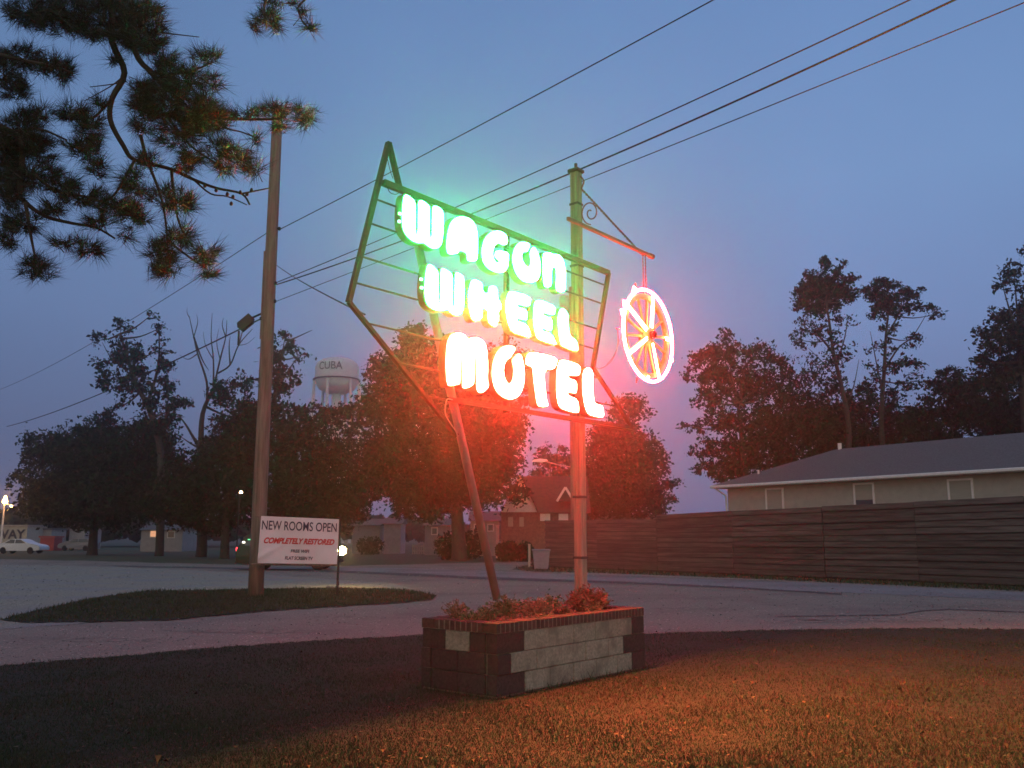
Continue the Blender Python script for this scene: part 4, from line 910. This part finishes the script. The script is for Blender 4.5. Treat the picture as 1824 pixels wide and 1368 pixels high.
tree('tall_tree','tall slender tree with a thick pointed crown top above the ranch roof',YM+2,[(1512,900),(1512,800),(1510,745),(1497,680),(1485,630),(1478,580),(1472,540)],.22,
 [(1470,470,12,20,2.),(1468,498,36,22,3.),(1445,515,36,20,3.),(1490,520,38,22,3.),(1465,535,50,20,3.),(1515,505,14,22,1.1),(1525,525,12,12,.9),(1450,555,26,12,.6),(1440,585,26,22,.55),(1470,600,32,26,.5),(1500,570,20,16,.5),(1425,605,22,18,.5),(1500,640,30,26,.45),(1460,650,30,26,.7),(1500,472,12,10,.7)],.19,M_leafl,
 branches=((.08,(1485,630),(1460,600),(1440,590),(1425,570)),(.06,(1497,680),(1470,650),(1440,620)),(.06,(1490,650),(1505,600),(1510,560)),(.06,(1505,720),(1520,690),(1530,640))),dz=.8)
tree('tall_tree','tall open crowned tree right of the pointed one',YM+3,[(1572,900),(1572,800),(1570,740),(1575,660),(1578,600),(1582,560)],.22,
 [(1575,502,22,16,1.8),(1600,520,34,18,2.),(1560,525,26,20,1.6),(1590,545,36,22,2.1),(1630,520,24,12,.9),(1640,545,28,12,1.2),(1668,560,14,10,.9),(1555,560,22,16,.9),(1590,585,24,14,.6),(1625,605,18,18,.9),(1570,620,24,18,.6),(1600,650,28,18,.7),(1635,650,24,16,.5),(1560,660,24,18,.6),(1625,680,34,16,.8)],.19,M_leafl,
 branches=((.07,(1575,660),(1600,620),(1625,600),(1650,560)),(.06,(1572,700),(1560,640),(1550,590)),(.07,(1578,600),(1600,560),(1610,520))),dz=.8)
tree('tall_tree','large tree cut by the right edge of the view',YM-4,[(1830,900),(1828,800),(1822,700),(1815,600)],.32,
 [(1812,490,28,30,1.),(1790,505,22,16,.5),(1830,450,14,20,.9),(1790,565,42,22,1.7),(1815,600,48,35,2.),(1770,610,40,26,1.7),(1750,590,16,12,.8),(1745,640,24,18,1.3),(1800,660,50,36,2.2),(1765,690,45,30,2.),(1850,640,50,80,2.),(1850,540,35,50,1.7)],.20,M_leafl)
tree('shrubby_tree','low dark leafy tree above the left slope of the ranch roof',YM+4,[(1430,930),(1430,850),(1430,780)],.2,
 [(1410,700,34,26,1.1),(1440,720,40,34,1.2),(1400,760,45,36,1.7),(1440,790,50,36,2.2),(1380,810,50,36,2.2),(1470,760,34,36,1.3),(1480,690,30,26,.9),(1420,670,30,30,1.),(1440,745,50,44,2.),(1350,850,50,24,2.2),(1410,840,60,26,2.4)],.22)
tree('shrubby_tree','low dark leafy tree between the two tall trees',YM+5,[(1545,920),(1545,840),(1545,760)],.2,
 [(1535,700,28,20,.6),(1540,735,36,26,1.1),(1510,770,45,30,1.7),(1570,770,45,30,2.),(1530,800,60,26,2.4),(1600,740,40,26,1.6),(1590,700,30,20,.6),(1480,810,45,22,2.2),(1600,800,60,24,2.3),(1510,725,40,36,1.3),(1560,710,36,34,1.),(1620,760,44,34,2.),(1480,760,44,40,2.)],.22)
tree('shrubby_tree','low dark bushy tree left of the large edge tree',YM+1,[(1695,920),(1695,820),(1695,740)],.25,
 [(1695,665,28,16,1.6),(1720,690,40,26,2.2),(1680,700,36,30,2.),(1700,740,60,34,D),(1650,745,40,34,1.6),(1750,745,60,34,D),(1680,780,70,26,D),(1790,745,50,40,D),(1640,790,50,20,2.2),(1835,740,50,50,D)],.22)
# distant woodland band (countless trees reading as one mass)
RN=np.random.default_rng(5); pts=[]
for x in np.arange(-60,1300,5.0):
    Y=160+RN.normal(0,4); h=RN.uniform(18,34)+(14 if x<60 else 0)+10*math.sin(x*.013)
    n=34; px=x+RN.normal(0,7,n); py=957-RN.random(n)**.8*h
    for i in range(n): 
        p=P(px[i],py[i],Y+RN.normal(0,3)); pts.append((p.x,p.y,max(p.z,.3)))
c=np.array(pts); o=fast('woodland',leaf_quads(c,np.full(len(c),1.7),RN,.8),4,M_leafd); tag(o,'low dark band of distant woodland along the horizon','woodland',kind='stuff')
# hedge / shrubs below big tree
def shrub(px,py,w,h,Y,label,m=M_leafd,leaf=.14):
    b=P(px,957,Y); b.z=0; t=thing('shrub',b,label,'shrub','shrubs in front of the far houses'); RN=np.random.default_rng(int(px)); n=int(w*h*9)
    s=Y/F; n=1100; u=RN.normal(size=(n,3)); u/=np.linalg.norm(u,axis=1)[:,None]; r=RN.random(n)**.4
    hz=(py)*s; c=np.array(b)+u*r[:,None]*np.array([w*s,w*s*.7,hz*.55])+np.array([0,0,hz*.5]); c+=RN.normal(size=(n,3))*.08; c[:,2]=np.maximum(c[:,2],.05)
    mb=MB(); mb.tube([b,b+ZZ*hz*.5],.05,5); mb.build('stem',M_bark,t)
    fast('foliage',leaf_quads(c,np.full(n,leaf*1.6),RN,.6),4,m,t)
shrub(800,46,28,1,66,'dark shrub left of the big tree trunk')
shrub(840,50,26,1,67,'dark shrub right of the big tree trunk')
shrub(905,34,22,1,62,'low shrub below the cottage gable')
shrub(935,32,16,1,61,'low shrub left of the bin and short post')
shrub(660,30,26,1,86,'low dark shrub in front of the grey shed')

# ------------------------------------------------------------------ pine overhead
pt=Vector((-5.0,6.6,0)); pn=thing('pine_tree',pt,'overhanging pine boughs with long dark needles at the upper left','pine tree')
mb=MB(); mb.tube([pt,pt+Vector((.1,.1,3)),pt+Vector((.05,.3,6)),pt+Vector((.2,.2,9))],[.26,.22,.19,.13],12); mb.build('trunk',M_bark,pn,True)
RN=np.random.default_rng(11)
def pbough(pxs,r0,r1,Y0,Y1,root=True):
    n=len(pxs); pts=[P(x,y,Y0+(Y1-Y0)*i/max(1,n-1)) for i,(x,y) in enumerate(pxs)]
    if root:
        q=pts[0]; h=Vector((pt.x+.1,pt.y+.2,min(q.z+.25,8.2))); pts=[h,h.lerp(q,.5)+Vector((0,0,.25))]+pts
    sp=smooth_path(pts,4); k=len(sp); return sp,[r0+(r1-r0)*i/(k-1) for i in range(k)]
limbs=[([(180,-20),(200,75),(222,130),(200,175),(197,215),(220,260),(240,285),(300,300),(345,320),(385,335),(430,345),(445,365)],.030,.007,6.2,6.6,True),
 ([(215,-25),(240,90),(270,130),(300,160),(340,180),(360,205),(430,212),(495,212)],.028,.010,6.2,6.4,True),
 ([(-30,215),(20,235),(40,260),(35,340),(45,360),(80,385),(130,398),(170,405),(205,425)],.030,.007,6.0,6.4,True),
 ([(-30,90),(30,105),(80,115),(130,130)],.022,.008,5.8,6.1,True),
 ([(455,-30),(470,10),(475,50)],.014,.006,6.2,6.2,True),([(520,-25),(530,15),(540,40),(556,55)],.012,.005,6.2,6.2,True),
 ([(430,345),(455,340),(480,335)],.008,.005,6.6,6.7,False),([(345,320),(375,345),(405,350),(440,365)],.008,.004,6.5,6.7,False),
 ([(250,240),(262,285),(285,345),(295,395),(300,460)],.014,.006,6.2,6.4,False),([(305,300),(310,350),(320,400),(345,440)],.013,.005,6.4,6.5,False),
 ([(240,285),(215,330),(200,350),(180,360)],.012,.006,6.3,6.4,False),([(45,360),(55,420),(65,470)],.014,.006,6.1,6.2,False),
 ([(60,310),(100,340),(150,350),(210,370),(260,400)],.014,.006,6.1,6.3,False),([(225,145),(200,150),(160,155)],.006,.003,6.3,6.3,False),
 ([(215,140),(195,155),(150,180)],.006,.003,6.3,6.3,False),([(285,58),(320,62),(355,66)],.006,.003,6.3,6.3,False),([(270,130),(330,130),(380,110)],.012,.006,6.3,6.3,False),
 ([(200,175),(165,210),(140,200)],.012,.006,6.3,6.3,False),([(340,180),(375,195),(395,225),(430,235),(455,245)],.010,.004,6.3,6.4,False),([(300,210),(340,260),(400,300)],.012,.006,6.3,6.4,False),([(300,430),(340,460),(370,480)],.01,.005,6.3,6.4,False),([(20,235),(70,230),(120,250)],.012,.006,6.1,6.2,False)]
for l in limbs:
    mb=MB(); sp,rr=pbough(*l); mb.tube(sp,rr,7); mb.build('branch',M_bark,pn,True)
# cones on the bare twig
for i,(x,y) in enumerate(((365,330),(385,338),(405,345),(415,350),(428,342),(440,345),(448,338),(412,362))):
    c=P(x,y,6.5); mb=MB(); mb.lathe(c-ZZ*.02,[(.0,0),(.010,.004),(.014,.014),(.010,.028),(.0,.036)],8); mb.build('cone',M_bark,pn,True)
ell=[(115,25,60,35),(190,30,80,40),(250,45,45,45),(270,75,28,18),(35,100,45,18),(90,115,42,16),(115,132,18,12),(40,145,12,12),(200,105,12,6),(300,108,28,14),(365,100,24,12),(330,140,45,22),(380,148,12,16),(300,180,60,32),(255,200,24,45),(350,200,40,35),(320,235,46,26),(380,215,32,24),(440,200,36,9),(490,196,28,13),(540,203,18,20),(500,225,16,10),(455,247,8,10),(420,275,28,18),(455,300,22,11),(330,290,18,18),(400,298,15,14),(130,200,26,18),(160,225,26,26),(145,260,32,22),(175,300,18,16),(40,230,38,30),(20,260,28,35),(70,265,30,26),(60,310,48,24),(110,330,28,14),(150,350,48,13),(210,368,38,17),(40,395,36,18),(20,350,18,26),(240,325,24,24),(235,385,30,20),(320,420,28,18),(285,450,22,32),(300,478,26,12),(365,452,22,20),(370,487,18,7),(120,430,26,9),(155,442,26,12),(70,482,32,11),(60,465,24,10),(225,422,16,8),(330,365,14,20),(475,30,22,16),(455,50,8,8),(490,48,12,12),(554,45,9,7),(541,22,7,8),(500,2,36,5),(60,20,50,25),(10,130,16,30),(0,300,30,60),(10,420,16,20),(265,285,20,16),(300,350,38,18),(390,265,22,16),(100,372,30,12),(250,150,20,14),(180,185,14,10),(290,130,20,18),(70,200,30,12),(30,165,26,14),(345,275,20,14),(180,395,26,10)]
NE=[]
def tuft(c,axis,n,l,RN):
    axis=axis/np.linalg.norm(axis); d=RN.normal(size=(n,3))*RN.uniform(.3,.6)+axis*.95; d/=np.linalg.norm(d,axis=1)[:,None]
    s=np.cross(d,RN.normal(size=(n,3))); s/=np.linalg.norm(s,axis=1)[:,None]; L=(l*(.7+.45*RN.random(n)))[:,None]; w=.0021
    b=c+RN.normal(size=(n,3))*.012-axis*RN.random(n)[:,None]*.05
    v=np.empty((n,3,3)); v[:,0]=b-s*w; v[:,1]=b+s*w; v[:,2]=b+d*L+np.array([0,0,-.012]); return v.reshape(-1,3)
tw_=MB()
for cx_,cy_,rx_,ry_ in ell:
    n=max(4,int(rx_*ry_/19))
    for i in range(n):
        a=RN.random()*6.283; r=math.sqrt(RN.random()); x=cx_+math.cos(a)*r*rx_*1.02; y=cy_+math.sin(a)*r*ry_*1.02
        Y=6.3+RN.normal(0,.22); c=np.array(P(x,y,Y)); ax=np.array([math.cos(a)*.8+RN.normal(0,.4),RN.normal(0,.6),-math.sin(a)*.5+.45+RN.normal(0,.3)])
        NE.append(tuft(c,ax,int(RN.integers(18,46)),RN.uniform(.09,.16),RN))
        if i%2==0: tw_.tube([Vector(c-ax*.07),Vector(c-ax*.03+RN.normal(0,.008,3)),Vector(c)],[.004,.003,.002],4)
tag(tw_.build('twigs',M_bark,pn),kind='stuff')
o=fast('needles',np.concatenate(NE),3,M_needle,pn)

# ------------------------------------------------------------------ haze
x0,x1,y0,y1,zh=-170,150,-12,285,52
mb=MB(); mb.box(((x0+x1)/2,(y0+y1)/2,(zh-1)/2),(x1-x0,y1-y0,zh+1)); hz_=mb.build('bloom_haze',[]);  # volume added so the neon gets a halo like lens bloom
hm=bpy.data.materials.new('bloom_haze'); hm.use_nodes=True; nt=hm.node_tree; nt.nodes.remove(nt.nodes['Principled BSDF'])
pv=nt.nodes.new('ShaderNodeVolumePrincipled'); pv.inputs['Color'].default_value=(.88,.90,1,1); pv.inputs['Density'].default_value=.0014; pv.inputs['Anisotropy'].default_value=.90
nt.links.new(pv.outputs[0],nt.nodes['Material Output'].inputs['Volume']); hz_.data.materials.clear(); hz_.data.materials.append(hm); tag(hz_,'added thin haze glowing around the neon','bloom_haze',kind='stuff')

# ------------------------------------------------------------------ world
w=bpy.data.worlds.new('World'); sc.world=w; w.use_nodes=True; nt=w.node_tree; N=nt.nodes.new; L=nt.links.new; bg=nt.nodes['Background']
tc=N('ShaderNodeTexCoord'); sx=N('ShaderNodeSeparateXYZ'); L(tc.outputs['Generated'],sx.inputs[0])
rp=N('ShaderNodeValToRGB'); L(sx.outputs['Z'],rp.inputs[0]); cr=rp.color_ramp
for i,(p_,c_) in enumerate(((0.,(.115,.150,.31)),(.10,(.12,.168,.355)),(.22,(.145,.23,.46)),(.36,(.15,.265,.50)),(.55,(.12,.225,.46)),(1.,(.09,.16,.38)))):
    e_=cr.elements[i] if i<2 else cr.elements.new(p_)
    e_.position=p_; e_.color=(*c_,1)
sky=N('ShaderNodeTexSky'); sky.sky_type='NISHITA'; sky.sun_disc=False; sky.sun_elevation=math.radians(1.5); sky.sun_rotation=math.radians(195)
nz=N('ShaderNodeTexNoise'); nz.inputs['Scale'].default_value=1.6; nz.inputs['Detail'].default_value=4; L(tc.outputs['Generated'],nz.inputs['Vector'])
mr=N('ShaderNodeMapRange'); mr.inputs['To Min'].default_value=.88; mr.inputs['To Max'].default_value=1.12; mr.inputs['From Min'].default_value=.3; mr.inputs['From Max'].default_value=.7; L(nz.outputs[0],mr.inputs[0])
mxr=N('ShaderNodeMapRange'); L(sx.outputs['X'],mxr.inputs[0]); mxr.inputs['From Min'].default_value=-.5; mxr.inputs['From Max'].default_value=.3; mxr.inputs['To Min'].default_value=.80; mxr.inputs['To Max'].default_value=1.03
mm=N('ShaderNodeMath'); mm.operation='MULTIPLY'; L(mr.outputs[0],mm.inputs[0]); L(mxr.outputs[0],mm.inputs[1])
vm=N('ShaderNodeVectorMath'); vm.operation='SCALE'; L(rp.outputs[0],vm.inputs[0]); L(mm.outputs[0],vm.inputs['Scale'])
# afterglow behind the camera
my=N('ShaderNodeMapRange'); L(sx.outputs['Y'],my.inputs[0]); my.inputs['From Min'].default_value=.1; my.inputs['From Max'].default_value=-1.; my.inputs['To Min'].default_value=0; my.inputs['To Max'].default_value=1.
vw=N('ShaderNodeVectorMath'); vw.operation='SCALE'; vw.inputs[0].default_value=(.56,.44,.14); L(my.outputs[0],vw.inputs['Scale'])
vs_=N('ShaderNodeVectorMath'); vs_.operation='SCALE'; L(sky.outputs[0],vs_.inputs[0]); vs_.inputs['Scale'].default_value=.02
ad=N('ShaderNodeVectorMath'); L(vm.outputs[0],ad.inputs[0]); L(vw.outputs[0],ad.inputs[1])
ad2=N('ShaderNodeVectorMath'); L(ad.outputs[0],ad2.inputs[0]); L(vs_.outputs[0],ad2.inputs[1]); L(ad2.outputs[0],bg.inputs[0]); bg.inputs[1].default_value=1.
ld=bpy.data.lights.new('sun','SUN'); ld.energy=.12; ld.angle=math.radians(30); ld.color=(1,.75,.55); lo=bpy.data.objects.new('sun',ld); COL.objects.link(lo)
sd=Vector((-math.sin(math.radians(195)),math.cos(math.radians(195)),math.tan(math.radians(6)))); lo.rotation_euler=sd.to_track_quat('Z','Y').to_euler()

# ------------------------------------------------------------------ camera and render settings
cd=bpy.data.cameras.new('camera'); co=bpy.data.objects.new('camera',cd); COL.objects.link(co); co.location=(0,0,CH); co.rotation_euler=(math.pi/2+PITCH,0,0)
cd.sensor_width=36; cd.lens=36*F/1824; cd.clip_end=3000; cd.clip_start=.05; sc.camera=co
vs=sc.view_settings; vs.view_transform='Standard'; vs.look='None'; vs.exposure=0; vs.gamma=1
cy=sc.cycles; cy.use_denoising=True; cy.max_bounces=5; cy.diffuse_bounces=2; cy.glossy_bounces=2; cy.transparent_max_bounces=6; cy.volume_bounces=0; cy.transmission_bounces=2; cy.caustics_reflective=False; cy.caustics_refractive=False; cy.sample_clamp_indirect=6; cy.filter_width=1.6
